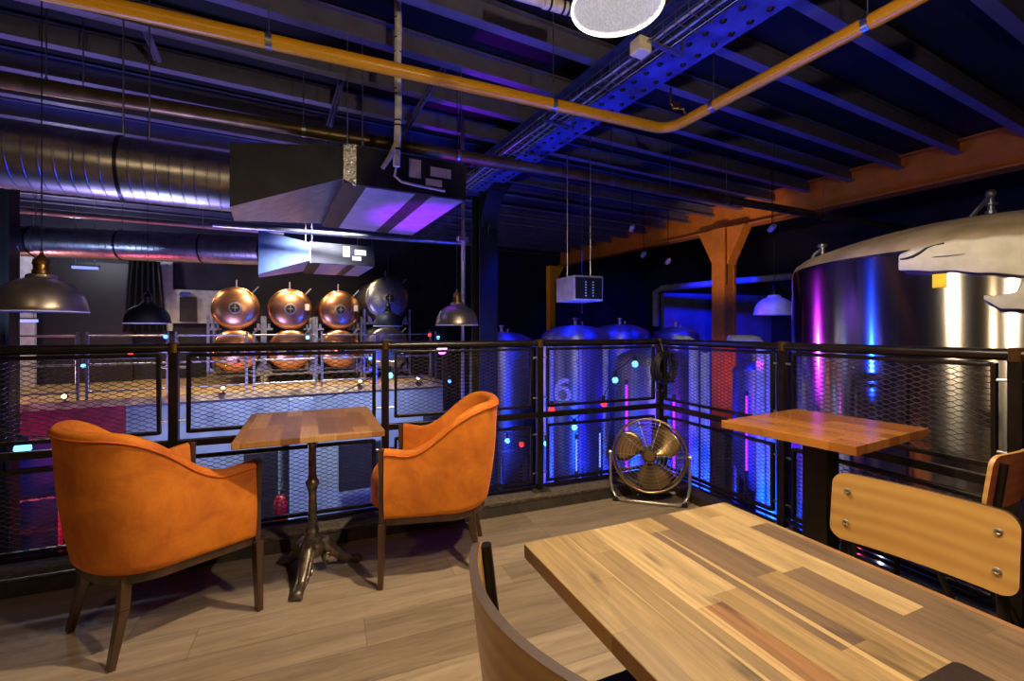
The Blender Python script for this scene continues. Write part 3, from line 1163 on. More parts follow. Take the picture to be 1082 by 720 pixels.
# ================================================================== FLOOR FAN
def floor_fan():
    c = Vector((1.0, 3.31, 0))
    ang = math.atan2(-.15, .53)
    root = thing('floor_fan', 'round metal floor fan standing in the railing corner', 'fan', c, ang)
    zc, r = .335, .255
    tilt = Matrix.Translation((0, 0, zc)) @ Matrix.Rotation(R(-10), 4, 'X')

    def T(x, y, z):
        return tilt @ Vector((x, y, z))

    def circle(rr, y, n=56):
        return [T(rr * math.cos(2 * PI * i / n), y, rr * math.sin(2 * PI * i / n)) for i in range(n)]
    mb = MB()                                          # drum ring
    mb.tube(circle(r, -.055), .009, 8, closed=True)
    mb.tube(circle(r, .055), .007, 8, closed=True)
    rows = [[T(r * math.cos(2 * PI * i / 56), y, r * math.sin(2 * PI * i / 56)) for y in (-.055, .055)] for i in range(56)]
    mb.grid(rows, closed_u=True)
    drum = mb.build('housing_ring', ['fan_metal'], root, smooth=50)
    mb = MB()
    for y0, dep in ((-.06, -.035), (.06, .06)):
        for i in range(1, 10):
            rr = r * i / 10
            y = y0 + dep * (1 - (rr / r) ** 2)
            mb.tube(circle(rr, y, 40), .0016, 5, closed=True)
        for i in range(10):
            a = 2 * PI * i / 10
            mb.tube([T(rr * math.cos(a), y0 + dep * (1 - (rr / r) ** 2), rr * math.sin(a)) for rr in (.04, .1, .17, r)], .0018, 6)
    mb.build('guard_grille', ['chrome'], root, smooth=60)
    mb = MB()
    mb.lathe([(1e-5, -.112), (.034, -.11), (.042, -.1), (.043, -.09), (1e-5, -.088)], 24, tilt @ Matrix.Rotation(-PI / 2, 4, 'X') @ Matrix.Scale(-1, 4, (0, 0, 1)) @ Matrix.Scale(-1, 4, (0, 0, 1)))
    mb.build('badge', ['fan_metal'], root, smooth=40)
    for k in range(3):
        a0 = R(150 + 120 * k)
        rows = []
        for i in range(11):
            q = i / 10
            rr = .04 + q * .2
            half = R(14 + 26 * math.sin(PI * min(1, q * .75 + .1)))
            row = []
            for j in range(9):
                w = -1 + j / 4
                a = a0 + half * w + R(16) * q
                y = .03 * w * (1 - .3 * q) - .012 * (1 - w * w)
                row.append(T(rr * math.cos(a), y, rr * math.sin(a)))
            rows.append(row)
        mb = MB(); mb.grid(rows)
        o = mb.build('blade', ['fan_metal'], root, smooth=70)
        sd = o.modifiers.new('thick', 'SOLIDIFY'); sd.thickness = .002
    mb = MB()
    mb.lathe([(1e-5, -.04), (.045, -.04), (.05, -.02), (.05, .05), (.062, .055), (.062, .13), (.05, .15), (1e-5, .152)], 24, tilt @ Matrix.Rotation(-PI / 2, 4, 'X'))
    mb.build('motor', ['black'], root, smooth=40)
    mb = MB()
    y = -.02
    pts = []
    for s, rev in ((-1, False), (1, True)):
        seg = [(s * .272, 0, zc + .0), (s * .275, -.01, zc - .12), (s * .274, -.02, .12), (s * .262, -.03, .06), (s * .235, -.05, .025), (s * .2, -.08, .014)]
        pts += list(reversed(seg)) if rev else seg
    mb.tube(pts, .011, 10)
    for s in (-1, 1):
        mb.tube([(s * .235, -.05, .025), (s * .25, .06, .014), (s * .25, .17, .014)], .011, 10)
        mb.tube([(s * .25, 0, zc), (s * .288, 0, zc)], .016, 10)
    mb.tube([(-.25, .17, .014), (.25, .17, .014)], .011, 10)
    mb.build('stand', ['chrome'], root, smooth=50)
    for s in (-1, 1):
        mb = MB(); mb.box((s * .235, -.055, .014), (.04, .05, .028)); mb.build('rubber_foot', ['black'], root, bevel=.006)


floor_fan()

# coil hanging on the railing's corner post
mb = MB()
pc = CORNER - RA * .02 - NA * .075 + Vector((0, 0, .94))
for k in range(7):
    rr = .095 + .008 * math.sin(k * 2.1)
    cc = pc - NA * (.012 * (k - 3)) + Vector((.012 * math.sin(k * 1.7), 0, -.01 * math.cos(k * 2.3)))
    mb.tube([cc + RA * (rr * math.cos(2 * PI * i / 28) * 1.0) + Vector((0, 0, 1)) * (rr * 1.2 * math.sin(2 * PI * i / 28) + .006 * math.sin(7 * i)) for i in range(28)], .011, 7, closed=True)
for k in range(5):
    a = k * 1.25 + .3
    mb.tube([pc + RA * .05 * math.cos(a) + Vector((0, 0, .05 * math.sin(a))), pc - NA * .03 + RA * .125 * math.cos(a) + Vector((0, 0, .14 * math.sin(a)))], .012, 7)
mb.tube([pc + Vector((0, 0, .1)), pc + Vector((0, 0, .2)) + NA * .04], .01, 7)
o = mb.build('cable_coil', ['tie'], smooth=60)
tag(o, 'black coil of cable hung on the corner post of the railing, above the fan', 'cable')

# ================================================================== PENDANT LAMPS
def pendant(label, rim, dia, ztop, lit_side=True, mats=('lamp_dark', 'brass')):
    root = thing('pendant_lamp', label, 'lamp', rim, 0, 'dark dome pendant lamps over the hall')
    k = dia / .5
    mb = MB()
    pr = [(.25, 0), (.252, .004), (.247, .04), (.235, .1), (.208, .155), (.168, .2), (.118, .228), (.09, .236), (.084, .245), (.082, .262), (.068, .27)]
    inner = [(max(1e-5, r - .004), z - .002) for r, z in reversed(pr)]
    mb.lathe([(r * k, z * k) for r, z in pr + inner + pr[:1]], 40, cap=False)
    sh = mb.build('lamp_shade', [mats[0]], root, smooth=50)
    mb = MB(); mb.lathe([(r * k, z * k) for r, z in ((.246, -.002), (.255, .0), (.255, .006), (.246, .008), (.246, -.002))], 40, cap=False)
    mb.build('rim', ['lamp_white'], sh, smooth=40)
    mb = MB(); mb.lathe([(r * k, z * k) for r, z in ((.05, .255), (.052, .3), (.044, .305), (.044, .335), (.05, .34), (.046, .37), (.03, .39), (.012, .41), (.01, .43))], 24)
    mb.build('socket', [mats[1]], root, smooth=40)
    mb = MB(); mb.sphere(Vector((0, 0, .16 * k)), .035 * k, 8); mb.build('bulb', ['lamp_white'], root, smooth=80)
    mb = MB(); mb.tube([(0, 0, .42 * k), (0, 0, ztop - rim[2] - .03)], .0035, 6); mb.build('cord', ['cable'], root)
    mb = MB(); mb.lathe([(.012, -.05), (.05, -.035), (.055, -.01), (.05, 0)], 16, Matrix.Translation((0, 0, ztop - rim[2]))); mb.build('ceiling_rose', ['brass'], root, smooth=40)
    return root


pendant('large dark dome pendant at the far left, over the first armchair', dp(44, 330, 2.95), .455, ZC)
pendant('dark dome pendant right of centre, hung beside the silver pole', dp(483, 344, 5.1), .47, ZC)
pendant('black dome pendant second from left, before the white wall strips', dp(156, 342, 5.9), .5, ZC, mats=('black', 'black_metal'))
pendant('small black dome pendant in front of the stainless barrel tank', dp(410, 345, 7.6), .47, ZC, mats=('black', 'black_metal'))
pendant('purple-lit dome pendant left of the big tank, by the orange column', dp(818, 333, 6.4), .52, ZC, mats=('lamp_white', 'black_metal'))


def ceiling_lamp():
    p = dp(652, 8, 1.68)
    root = thing('ceiling_lamp', 'glowing white prismatic dome lamp over the big table', 'lamp', p)
    r = .165
    mb = MB()
    pr = [(r * math.cos(a), .19 * math.sin(a)) for a in [PI / 2 * i / 12 for i in range(12)]]
    pr = [(r, 0)] + pr[1:] + [(.03, .19)]
    inner = [(max(1e-5, a - .005), b - .004) for a, b in reversed(pr)]
    mb.lathe(pr + inner + pr[:1], 48, cap=False)
    d = mb.build('lamp_shade', ['diffuser'], root, smooth=60)
    mb = MB(); mb.tube([(r * math.cos(2 * PI * i / 48), r * math.sin(2 * PI * i / 48), 0) for i in range(48)], .005, 8, closed=True)
    mb.build('rim', ['rim_lit'], d, smooth=60)
    mb = MB(); mb.lathe([(.05, .185), (.055, .2), (.05, .27), (.02, .29), (.01, .31)], 24); mb.build('socket', ['black_metal'], root, smooth=40)
    mb = MB(); mb.tube([(0, 0, .3), (0, 0, ZC - p.z)], .005, 6); mb.build('cord', ['cable'], root)
    return p


LAMP = ceiling_lamp()

# ================================================================== DUCTS AND AIR HANDLERS
def duct(label, a, b, r, straps):
    root = thing('ventilation_duct', label, 'duct', a, 0, 'spiral ventilation ducts')
    d = (b - a)
    L = d.length
    q = d.normalized().to_track_quat('Z', 'Y').to_matrix().to_4x4()
    prof = []
    z = 0
    pitch = .085
    while z < L:
        prof += [(r, z), (r, z + pitch - .014), (r + .004, z + pitch - .01), (r + .004, z + pitch - .004)]
        z += pitch
    prof = [(r_, min(z_, L)) for r_, z_ in prof]
    mb = MB(); mb.lathe(prof, 40, q)
    mb.build('duct_body', ['duct'], root, smooth=30)
    for t in straps:
        mb = MB(); mb.lathe([(r + .006, t - .012), (r + .01, t - .012), (r + .01, t + .012), (r + .006, t + .012)], 40, q)
        s = mb.build('hanger_strap', ['black_metal'], root, smooth=40)
        base = q @ Vector((0, 0, t))
        mb = MB(); mb.tube([base + Vector((0, 0, r)), base + Vector((0, 0, ZC - a.z))], .006, 6); mb.build('hanger_rod', ['steel'], s)
    return root


def D1(u):
    return G(u, 4.72, 2.545)


duct('wide shiny spiral duct at upper left, in front of its thinner twin', D1(-3.6), D1(-.3), .25, [.55, 1.5, 2.55])
duct('bluish spiral duct behind, lower and further from the railing', dp(-60, 251, 7.05), dp(276, 265.5, 8.0), .245, [1.2, 2.4, 3.6])


def air_handler(label, corners_round, unit, mats=('sheet_dark', 'steel'), case='sheet_dark'):
    """corners_round: 8 pts of the transition (small end 4, unit end 4); unit: (u0,u1,s0,s1,z0,z1)"""
    u0, u1, s0, s1, z0, z1 = unit
    o = G(u0, s0, z0)
    root = thing('air_handler', label, 'air handler', o, 0, 'hung air handling units')
    mb = MB()
    c = corners_round
    # ring order: front-bottom, front-top, back-top, back-bottom at each end
    mb.add(c, [(0, 1, 2, 3), (7, 6, 5, 4)])
    mb.m = 0
    mb.add([c[0], c[1], c[5], c[4]], [(0, 1, 2, 3)])
    mb.add([c[1], c[2], c[6], c[5]], [(0, 1, 2, 3)])
    mb.add([c[2], c[3], c[7], c[6]], [(0, 1, 2, 3)])
    mb.m = 1
    mb.add([c[3], c[0], c[4], c[7]], [(0, 1, 2, 3)])
    mb.build('transition_plenum', list(mats), root, world=True)
    # foil tape collar
    mb = MB()
    g = .11 if case == mats[0] else .02
    mb.hexa([G(u0 - .005, s0 - .012, z0 + .03), G(u0 + g, s0 - .012, z0 - .012), G(u0 + g, s0 + .03, z0 - .012), G(u0 - .005, s0 + .03, z0 + .03),
             G(u0 - .005, s0 - .012, z1 - .02), G(u0 + g, s0 - .012, z1 + .005), G(u0 + g, s0 + .03, z1 + .005), G(u0 - .005, s0 + .03, z1 - .02)])
    mb.build('foil_collar', ['foil' if case == mats[0] else 'steel'], root, world=True)
    mb = MB()
    a = u0
    mb.hexa([G(a, s0, z0), G(u1, s0, z0), G(u1, s1, z0), G(a, s1, z0), G(a, s0, z1), G(u1, s0, z1), G(u1, s1, z1), G(a, s1, z1)])
    body = mb.build('unit_casing', [case], root, bevel=.006, world=True)
    w = u1 - a
    for (k0, k1) in ((.17, .56), (.70, .98)):
        mb = MB()
        mb.hexa([G(a + w * k0, s0 + .03, z0 - .008), G(a + w * k1, s0 + .03, z0 - .008), G(a + w * k1, s1 - .06, z0 - .008), G(a + w * k0, s1 - .06, z0 - .008),
                 G(a + w * k0, s0 + .03, z0 + .004), G(a + w * k1, s0 + .03, z0 + .004), G(a + w * k1, s1 - .06, z0 + .004), G(a + w * k0, s1 - .06, z0 + .004)])
        mb.build('bottom_panel', ['sheet_grey'], root, bevel=.002, world=True)
    h = z1 - z0
    for (k0, k1, q0, q1) in ((.5, .6, .4, .9), (.68, .86, .52, .78), (.64, .78, .25, .44)):
        mb = MB()
        pts = [G(a + w * k0, s0 - .004, z0 + h * q0), G(a + w * k1, s0 - .004, z0 + h * q0), G(a + w * k1, s0 + .002, z0 + h * q0), G(a + w * k0, s0 + .002, z0 + h * q0)]
        mb.hexa(pts + [p + Vector((0, 0, h * (q1 - q0))) for p in pts])
        lb = mb.build('label_plate', ['label'], body, world=True)
        lb['label'] = 'cream label plate'
    for uu, ss in ((a + .04, s0 + .05), (u1 - .04, s0 + .05), (a + .04, s1 - .1), (u1 - .04, s1 - .1)):
        mb = MB(); mb.tube([G(uu, ss, z1 - .02), G(uu, ss, ZC)], .006, 6)
        mb.build('hanger_rod', ['steel'], root, world=True)
    return root


air_handler('large black air handler with flared plenum, nearest the railing',
            [G(-.3, 4.45, 2.27), G(-.3, 4.45, 2.81), G(-.3, 5.0, 2.81), G(-.3, 5.0, 2.27),
             G(.6, 4.45, 2.65), G(.6, 4.45, 2.95), G(.6, 6.5, 2.95), G(.6, 6.5, 2.65)],
            (.6, 1.82, 4.45, 6.5, 2.61, 2.98))
P2 = dp(273, 290, 7.35)
us, ss_ = P2.dot(GA), P2.dot(GB)
q2 = dp(336, 277, 7.75).dot(GA)
air_handler('smaller bluish air handler hung behind the big one, over the copper tanks',
            [G(us, ss_, 2.14), G(us, ss_, 2.86), G(us, ss_ + .55, 2.86), G(us, ss_ + .55, 2.14),
             G(q2 - .13, ss_, 2.42), G(q2 - .13, ss_, 2.72), G(q2 - .13, ss_ + 1.7, 2.72), G(q2 - .13, ss_ + 1.7, 2.42)],
            (q2 - .13, q2 + .95, ss_, ss_ + 1.7, 2.38, 2.74), mats=('sheet_blue', 'sheet_grey'), case='sheet_dark')

# cream-wrapped cable bundle dropping to the air handler
mb = MB()
top = dp(420, 6, 4.15); 
pts = [Vector((top.x, top.y, ZC)), dp(421, 30, 4.15), dp(420, 70, 4.15), dp(421, 110, 4.15), dp(420, 150, 4.16), dp(419, 176, 4.18)]
mb.tube(pts, .033, 12)
mb.tube([dp(419, 150, 4.15), dp(412, 166, 4.12), dp(404, 178, 4.12)], [.02, .023, .02], 10)
mb.tube([dp(420, 172, 4.25), dp(417, 186, 4.24), dp(424, 192, 4.26), dp(440, 196, 4.36), dp(470, 202, 4.55)], .012, 8)
cb = mb.build('cable_bundle', ['cable_white'], smooth=60)
tag(cb, 'cream-wrapped cable bundle dropping from the roof onto the big air handler', 'cable')
for y in (20, 41, 56, 95, 100, 128, 133, 158):
    p = dp(420.4, y, 4.155)
    mb = MB(); mb.lathe([(.0345, -.006), (.037, -.006), (.037, .006), (.0345, .006)], 16, Matrix.Translation(p))
    mb.build('cable_tie', ['tie'], cb, smooth=40)

# ================================================================== PIPES, RODS, TRAYS
def pipe(name, label, pts, r, m, cat='pipe', clamps=(), group=None):
    root = thing(name, label, cat, pts[0], 0, group)
    mb = MB(); mb.tube(pts, r, 18)
    mb.build('pipe_run', [m], root, smooth=60, world=True)
    for (a, b, t) in clamps:
        p = a.lerp(b, t)
        q = (b - a).normalized().to_track_quat('Z', 'Y').to_matrix().to_4x4()
        mb = MB(); mb.lathe([(r, -.02), (r + .006, -.02), (r + .006, .02), (r, .02)], 20, Matrix.Translation(p) @ q)
        c = mb.build('pipe_clamp', ['steel'], root, smooth=40, world=True)
        mb = MB(); mb.tube([p + Vector((0, 0, r)), Vector((p.x, p.y, ZC))], .005, 6)
        mb.build('hanger_rod', ['steel'], c, world=True)
    return root


ya = gp(60, -6, 3.3); yb = gp(706, 137.5, 3.3); yc = gp(1010, -25, 3.3)
d1 = (yb - ya).normalized(); d2 = (yc - yb).normalized()
bend = []
for i in range(9):
    t = i / 8
    bend.append((yb - d1 * .2) * (1 - t) ** 2 + yb * 2 * t * (1 - t) + (yb + d2 * .2) * t ** 2)
pipe('gas_pipe', 'yellow pipe with an elbow running under the roof', [ya - d1 * 3] + bend + [yc], .052, 'yellow_pipe', clamps=[(ya, yb, .24), (ya, yb, .72), (yb, yc, .25), (yb, yc, .8)])
ba, bb = gp(-40, 78, 3.4), gp(960, 243, 3.4)
pipe('overhead_pipe', 'long bronze pipe crossing under the riveted beam', [ba, bb], .068, 'brown_pipe', clamps=[(ba, bb, .18), (ba, bb, .3), (ba, bb, .46), (ba, bb, .62), (ba, bb, .8)])
pipe('conduit', 'thin pale conduit above the bluish duct', [dp(-20, 219, 7.6), dp(300, 246, 9.0)], .05, 'sheet_grey')
pipe('conduit', 'bluish horizontal pipe below the big air handler', [dp(225, 238, 6.9), dp(500, 258, 8.3)], .04, 'steel')
pole = dp(489, 348, 6.2)
root = thing('metal_pole', 'silver vertical pole behind the centre pendant', 'pole', (pole.x, pole.y, ZG))
mb = MB(); mb.tube([(pole.x, pole.y, ZG), (pole.x, pole.y, ZC)], .024, 12); mb.build('shaft', ['steel'], root, smooth=60, world=True)
mb = MB(); mb.box((pole.x, pole.y, 2.48), (.16, .08, .07), Matrix.Rotation(PHI, 3, 'Z')); mb.build('clamp', ['steel'], root, world=True, bevel=.008)
q = dp(574, 348, 4.9)
pipe('metal_pole', 'pale vertical pipe just behind the railing post left of numeral tank', [Vector((q.x, q.y, ZG)), Vector((q.x, q.y, 1.1))], .028, 'white_box', cat='pole')
# struts bracing down from the joists
for lab, a, b in (('perforated strut brace beside the first hanging cable, left one of two', dp(386, -8, 4.6), dp(348, 134, 5.6)),
                  ('perforated strut brace right of the cream cable bundle', dp(493, 34, 4.9), dp(425, 142, 5.6)),
                  ('short strut brace above the wide duct, near the yellow pipe', dp(147, 15, 4.2), dp(167, 64, 4.6))):
    root = thing('strut_brace', lab, 'brace', b, 0, 'strut braces under the roof')
    mb = MB()
    d = (b - a).normalized()
    s = d.cross(Vector((0, 1, 0))).normalized()
    for k in (-1, 1):
        mb.bar(a + s * k * .022, b + s * k * .022, .012, .04, up=(0, 1, 0))
    n = int((b - a).length / .06)
    for i in range(n):
        p = a.lerp(b, (i + .5) / n)
        mb.bar(p - s * .02, p + s * .02, .025, .006, up=(0, 1, 0))
    mb.build('channel', ['joist'], root, world=True)
    mb = MB(); mb.box(a, (.09, .09, .06)); mb.build('bracket', ['steel'], root, world=True, bevel=.006)
# thin rods hanging from the joists
for lab, px, py, d in (('thin steel rod left of the cream cable bundle', 383, 152, 4.5), ('thin steel rod down to the big air handler right corner', 491, 330, 6.0),
                       ('thin rod above the wide duct beside the strut', 158, 150, 3.9), ('thin rod at the upper left before the bronze pipe', 88, 104, 4.4),
                       ('thin rod with tee bracket above the large left pendant', 49, 84, 4.2), ('thin rod right of the riveted beam at the roof', 708, 205, 7.2),
                       ('thin rod hanging over the blue tanks', 615, 330, 8.5)):
    p = dp(px, py, d)
    mb = MB(); mb.tube([p, Vector((p.x, p.y, ZC))], .006, 6)
    mb.lathe([(.012, -.02), (.012, .02)], 8, Matrix.Translation(p))
    o = mb.build('hanging_rod', ['steel'])
    tag(o, lab, 'rod', 'hanging rods')

# wire cable tray along the riveted beam
root = thing('cable_tray', 'wire basket cable tray running along the riveted blue beam', 'cable tray', G(2.75, 0, 3.5))
mb = MB()
s0, s1 = -1.0, 7.3
for u, z in ((2.6, 3.56), (2.6, 3.5), (2.65, 3.48), (2.72, 3.48), (2.79, 3.48), (2.84, 3.5), (2.84, 3.56)):
    mb.tube([G(u, s0, z), G(u, s1, z)], .004, 6)
s = s0
while s < s1:
    mb.tube([G(2.6, s, 3.57), G(2.6, s, 3.48), G(2.84, s, 3.48), G(2.84, s, 3.57)], .004, 5)
    s += .12
mb.build('wire_basket', ['steel'], root, smooth=60, world=True)
for k in range(6):
    mb = MB()
    u = 2.63 + .035 * k
    mb.tube([G(u + .01 * math.sin(i * 1.3 + k), s0 + (s1 - s0) * i / 24, 3.495 + .008 * math.sin(i * 2 + k)) for i in range(25)], .011, 7)
    mb.build('tray_cable', ['cable' if k % 3 else 'sheet_grey'], root, smooth=60, world=True)
for s in (2.6, 4.1, 5.6):
    mb = MB(); mb.bar(G(2.56, s, 3.47), G(2.94, s, 3.47), .04, .02); mb.bar(G(2.94, s, 3.46), G(2.94, s, 3.6), .04, .02)
    mb.build('tray_bracket', ['steel'], root, world=True)
# junction box by the lamp
p = dp(677, 50, 3.55)
root = thing('junction_box', 'small grey junction box beside the glowing lamp, on the cable tray', 'box', p, PHI)
mb = MB(); mb.box((0, 0, 0), (.12, .12, .11)); mb.build('housing', ['label'], root, bevel=.008)
mb = MB(); mb.tube([(0, 0, .05), (-.02, .05, .16), (.1, .1, .3)], .01, 8); mb.tube([(.06, 0, 0), (.12, .02, .04), (.2, .06, .12)], .009, 8); mb.build('lead', ['cable'], root, smooth=60)
mb = MB(); mb.tube([dp(574, 2, 3.4), dp(606, 11, 3.5)] , .045, 12); mb.tube([dp(540, -8, 3.35), dp(575, 2, 3.4)], .04, 12)
o = mb.build('wrapped_cable', ['cable_white'], smooth=60)
tag(o, 'cream wrapped cable run at the top edge, left of the glowing lamp', 'cable')
for t in (.2, .62, .8):
    pp = dp(574, 2, 3.4).lerp(dp(606, 11, 3.5), t)
    dd = (dp(606, 11, 3.5) - dp(574, 2, 3.4)).normalized().to_track_quat('Z', 'Y').to_matrix().to_4x4()
    mb = MB(); mb.lathe([(.046, -.008), (.049, -.008), (.049, .008), (.046, .008)], 16, Matrix.Translation(pp) @ dd)
    mb.build('cable_tie', ['tie'], o)
# bracket on the pipe right of the elbow
p = dp(712, 115, 4.4)
mb = MB(); mb.tube([p + Vector((-.03, 0, .2)), p + Vector((-.03, 0, .05)), p + Vector((0, 0, 0)), p + Vector((.09, 0, .0)), p + Vector((.12, 0, -.06))], .012, 8)
mb.box(p + Vector((.02, 0, .03)), (.07, .05, .05))
tag(mb.build('pipe_valve', ['brass'], smooth=50), 'small valve fitting beside the yellow pipe elbow', 'valve')

# ================================================================== BIG TANK
def big_tank():
    c = Vector((3.58, 3.34, 0))
    root = thing('brewing_tank', 'huge brushed steel tank with torn white insulation on the right', 'tank', (c.x, c.y, ZG))
    R0, zr, za = 1.3, 1.735, 2.06
    zo = -ZG
    mb = MB()
    mb.lathe([(R0 - .05, .35), (R0, .4), (R0, zr + zo - .03), (R0 - .012, zr + zo)], 160)
    mb.build('vessel', ['brushed'], root, smooth=40)
    mb = MB()
    pr = [(R0 - .012, zr + zo)]
    for i in range(1, 13):
        t = i / 12
        pr.append((max(.001, (R0 - .012) * math.cos(t * PI / 2)), zr + zo + (za - zr) * math.sin(t * PI / 2) ** 1.0))
    # flatter, torispherical crown
    pr = [(R0 - .012, zr + zo), (R0 - .03, zr + zo + .04), (R0 - .09, zr + zo + .085)] + [(max(.001, (R0 - .09) * (1 - t)), zr + zo + .085 + (za - zr - .085) * (1 - (1 - t) ** 2)) for t in [i / 12 for i in range(1, 13)]]
    mb.lathe(pr, 120)
    mb.build('crown', ['dome'], root, smooth=50)
    for k in range(4):
        a = R(45 + 90 * k)
        mb = MB(); mb.tube([(1.1 * math.cos(a), 1.1 * math.sin(a), 0), (1.1 * math.cos(a), 1.1 * math.sin(a), .42)], .09, 14)
        mb.build('leg', ['stainless'], root, smooth=60)

    def surf(px):            # angle on the vessel that is seen at pixel column px
        v = Vector(((px - CX) / F, 1)).normalized()
        cc = Vector((c.x, c.y))
        b = v.dot(cc)
        disc = b * b - (cc.length_squared - (R0 + .03) ** 2)
        t = b - math.sqrt(max(0, disc))
        p = v * t
        return math.atan2(p.y - c.y, p.x - c.x), p.y
    # torn foam band: follows the shoulder, ragged lower edge
    rows = []
    N = 70
    a_s, _ = surf(951)
    a_e = a_s + R(150)
    rnd = random.Random(3)
    for i in range(N + 1):
        t = i / N
        a = a_s + (a_e - a_s) * t
        deg = math.degrees(a - a_s)
        wob = .012 * math.sin(i * 1.7) + .008 * rnd.uniform(-1, 1)
        lo = 1.60 - .085 * sst(0, 30, deg) + wob * .3
        hi = 1.72 + .03 * sst(0, 7, deg) - .008 * sst(12, 30, deg) + wob * .35
        if i == 0:
            lo, hi = 1.607, 1.712
        r0 = R0 + .004
        th = .042 + .007 * math.sin(i * .9) + .004 * rnd.uniform(-1, 1)
        rc = R0 - .03 if hi > zr else R0
        def pt(r, z):
            return Vector((r * math.cos(a), r * math.sin(a), z + zo))
        rows.append([pt(r0, lo), pt(r0 + th * .94, lo + .003), pt(r0 + th, lo + .012), pt(r0 + th * 1.02, (lo + hi) / 2 - .01), pt(r0 + th * .93, (lo + hi) / 2 + .004), pt(r0 + th * .98, hi - .02), pt(r0 + th * .6, hi - .004), pt(R0 - .03, hi + .012), pt(R0 - .035, hi - .06)])
    mb = MB(); mb.grid(rows)
    k = len(rows[0])
    mb.add(rows[0], [tuple(range(k))]); mb.add(rows[-1], [tuple(reversed(range(k)))])
    mb.build('insulation_foam', ['foam'], root, smooth=50)
    # hanging lower chunk
    rows = []
    a0, _ = surf(1040); 
    for i in range(24):
        t = i / 23
        a = a0 + R(60) * t
        deg = 60 * t
        lo = 1.345 + .03 * math.sin(i * 1.1) * .5 - .02 * t
        hi = (1.44 - .01 * math.sin(i * 2.2)) if deg < 7 else 1.62
        if i == 0:
            lo, hi = 1.41, 1.435
        def pt(r, z):
            return Vector((r * math.cos(a), r * math.sin(a), z + zo))
        rows.append([pt(R0 + .003, lo), pt(R0 + .05, lo + .003), pt(R0 + .06, (lo + hi) / 2), pt(R0 + .05, hi - .005), pt(R0 + .003, hi)])
    mb = MB(); mb.grid(rows); k = 5
    mb.add(rows[0], [tuple(range(k))]); mb.add(rows[-1], [tuple(reversed(range(k)))])
    mb.build('insulation_flap', ['foam'], root, smooth=50)
    # dark tear line on the foam
    mb = MB()
    pts = []
    for px, z in ((953, 1.675), (960, 1.676), (966, 1.683), (973, 1.70), (980, 1.722), (988, 1.736), (998, 1.742)):
        a, _ = surf(px)
        rr = R0 + .05 if z < 1.73 else R0 + .035
        pts.append(Vector((rr * math.cos(a), rr * math.sin(a), z + zo)))
    mb.tube(pts, [.004, .007, .009, .008, .006, .004, .006], 7)
    mb.build('tear', ['black'], root, smooth=60)
    mb = MB()
    pts = []
    for px, z in ((966, 1.655), (978, 1.662), (990, 1.667), (1004, 1.666), (1020, 1.668)):
        a, _ = surf(px)
        pts.append(Vector(((R0 + .046) * math.cos(a), (R0 + .046) * math.sin(a), z + zo)))
    mb.tube(pts, [.001, .002, .0025, .002, .001], 6)
    mb.build('tear', ['curb_face'], root, smooth=60)
    # sticker
    a, yy = surf(991)
    z = CZ + (HZ - 296.5) / F * (yy)
    mb = MB(); w, h = .031, .04
    rws = [[Vector((( R0 + .003) * math.cos(a + t), (R0 + .003) * math.sin(a + t), z + zo + s)) for s in (-h, h)] for t in (-w / R0, 0, w / R0)]
    mb.grid(rws); st = mb.build('sticker', ['yellow'], root)
    sd = st.modifiers.new('t', 'SOLIDIFY'); sd.thickness = .002; sd.offset = 1
    # fittings on the crown
    p = dp(1047, 232, 3.0) - c
    mb = MB(); b = Vector((p.x, p.y, 1.98 + zo))
    mb.tube([b - Vector((0, 0, .03)), b + Vector((0, 0, .15))], .016, 10)
    mb.sphere(b + Vector((0, 0, .165)), .028, 8)
    mb.lathe([(.03, .03), (.03, .05), (.018, .055), (.018, .085), (.034, .09), (.034, .1)], 14, Matrix.Translation(b))
    mb.tube([b + Vector((0, 0, .16)), b + Vector((-.19, -.02, -.04))], .013, 8)
    mb.build('vent_fitting', ['stainless'], root, smooth=50)
    p = dp(869, 270, 3.75) - c
    mb = MB(); b = Vector((p.x, p.y, zr + .05 + zo))
    mb.tube([b - Vector((0, 0, .05)), b + Vector((0, 0, .15))], .018, 10)
    mb.lathe([(.032, .14), (.036, .15), (.03, .165)], 12, Matrix.Translation(b))
    mb.tube([b + Vector((0, 0, .13)), b + Vector((-.07, 0, .08)), b + Vector((-.11, .02, -.04))], .014, 8)
    mb.build('lifting_fitting', ['stainless'], root, smooth=50)


big_tank()


# ================================================================== FERMENTERS
def numeral_six(h, R0, m, parent, ang, z):
    """the figure 6 as a painted-on stroke that follows the curve of the tank"""
    k = h / .36
    pts = [(.105, .15), (.07, .172), (.02, .168), (-.04, .135), (-.085, .08), (-.108, .01), (-.108, -.06)]
    for i in range(1, 25):
        a = PI + 2 * PI * i / 24
        pts.append((.108 * math.cos(a), -.06 + .112 * math.sin(a)))
    pts = [Vector((x * k, y * k)) for x, y in pts]
    w = .034 * k
    rows = []
    for i, p in enumerate(pts):
        d = (pts[min(i + 1, len(pts) - 1)] - pts[max(i - 1, 0)]).normalized()
        nn = Vector((-d.y, d.x))
        row = []
        for o_, r in ((-w, R0 + .001), (-w, R0 + .006), (0, R0 + .007), (w, R0 + .006), (w, R0 + .001)):
            q = p + nn * o_
            a = ang + q.x / R0
            row.append(Vector((r * math.cos(a), r * math.sin(a), z + q.y)))
        rows.append(row)
    mb = MB()
    mb.grid(rows)
    mb.add(rows[0], [(0, 1, 2, 3, 4)])
    return mb.build('numeral', [m], parent)


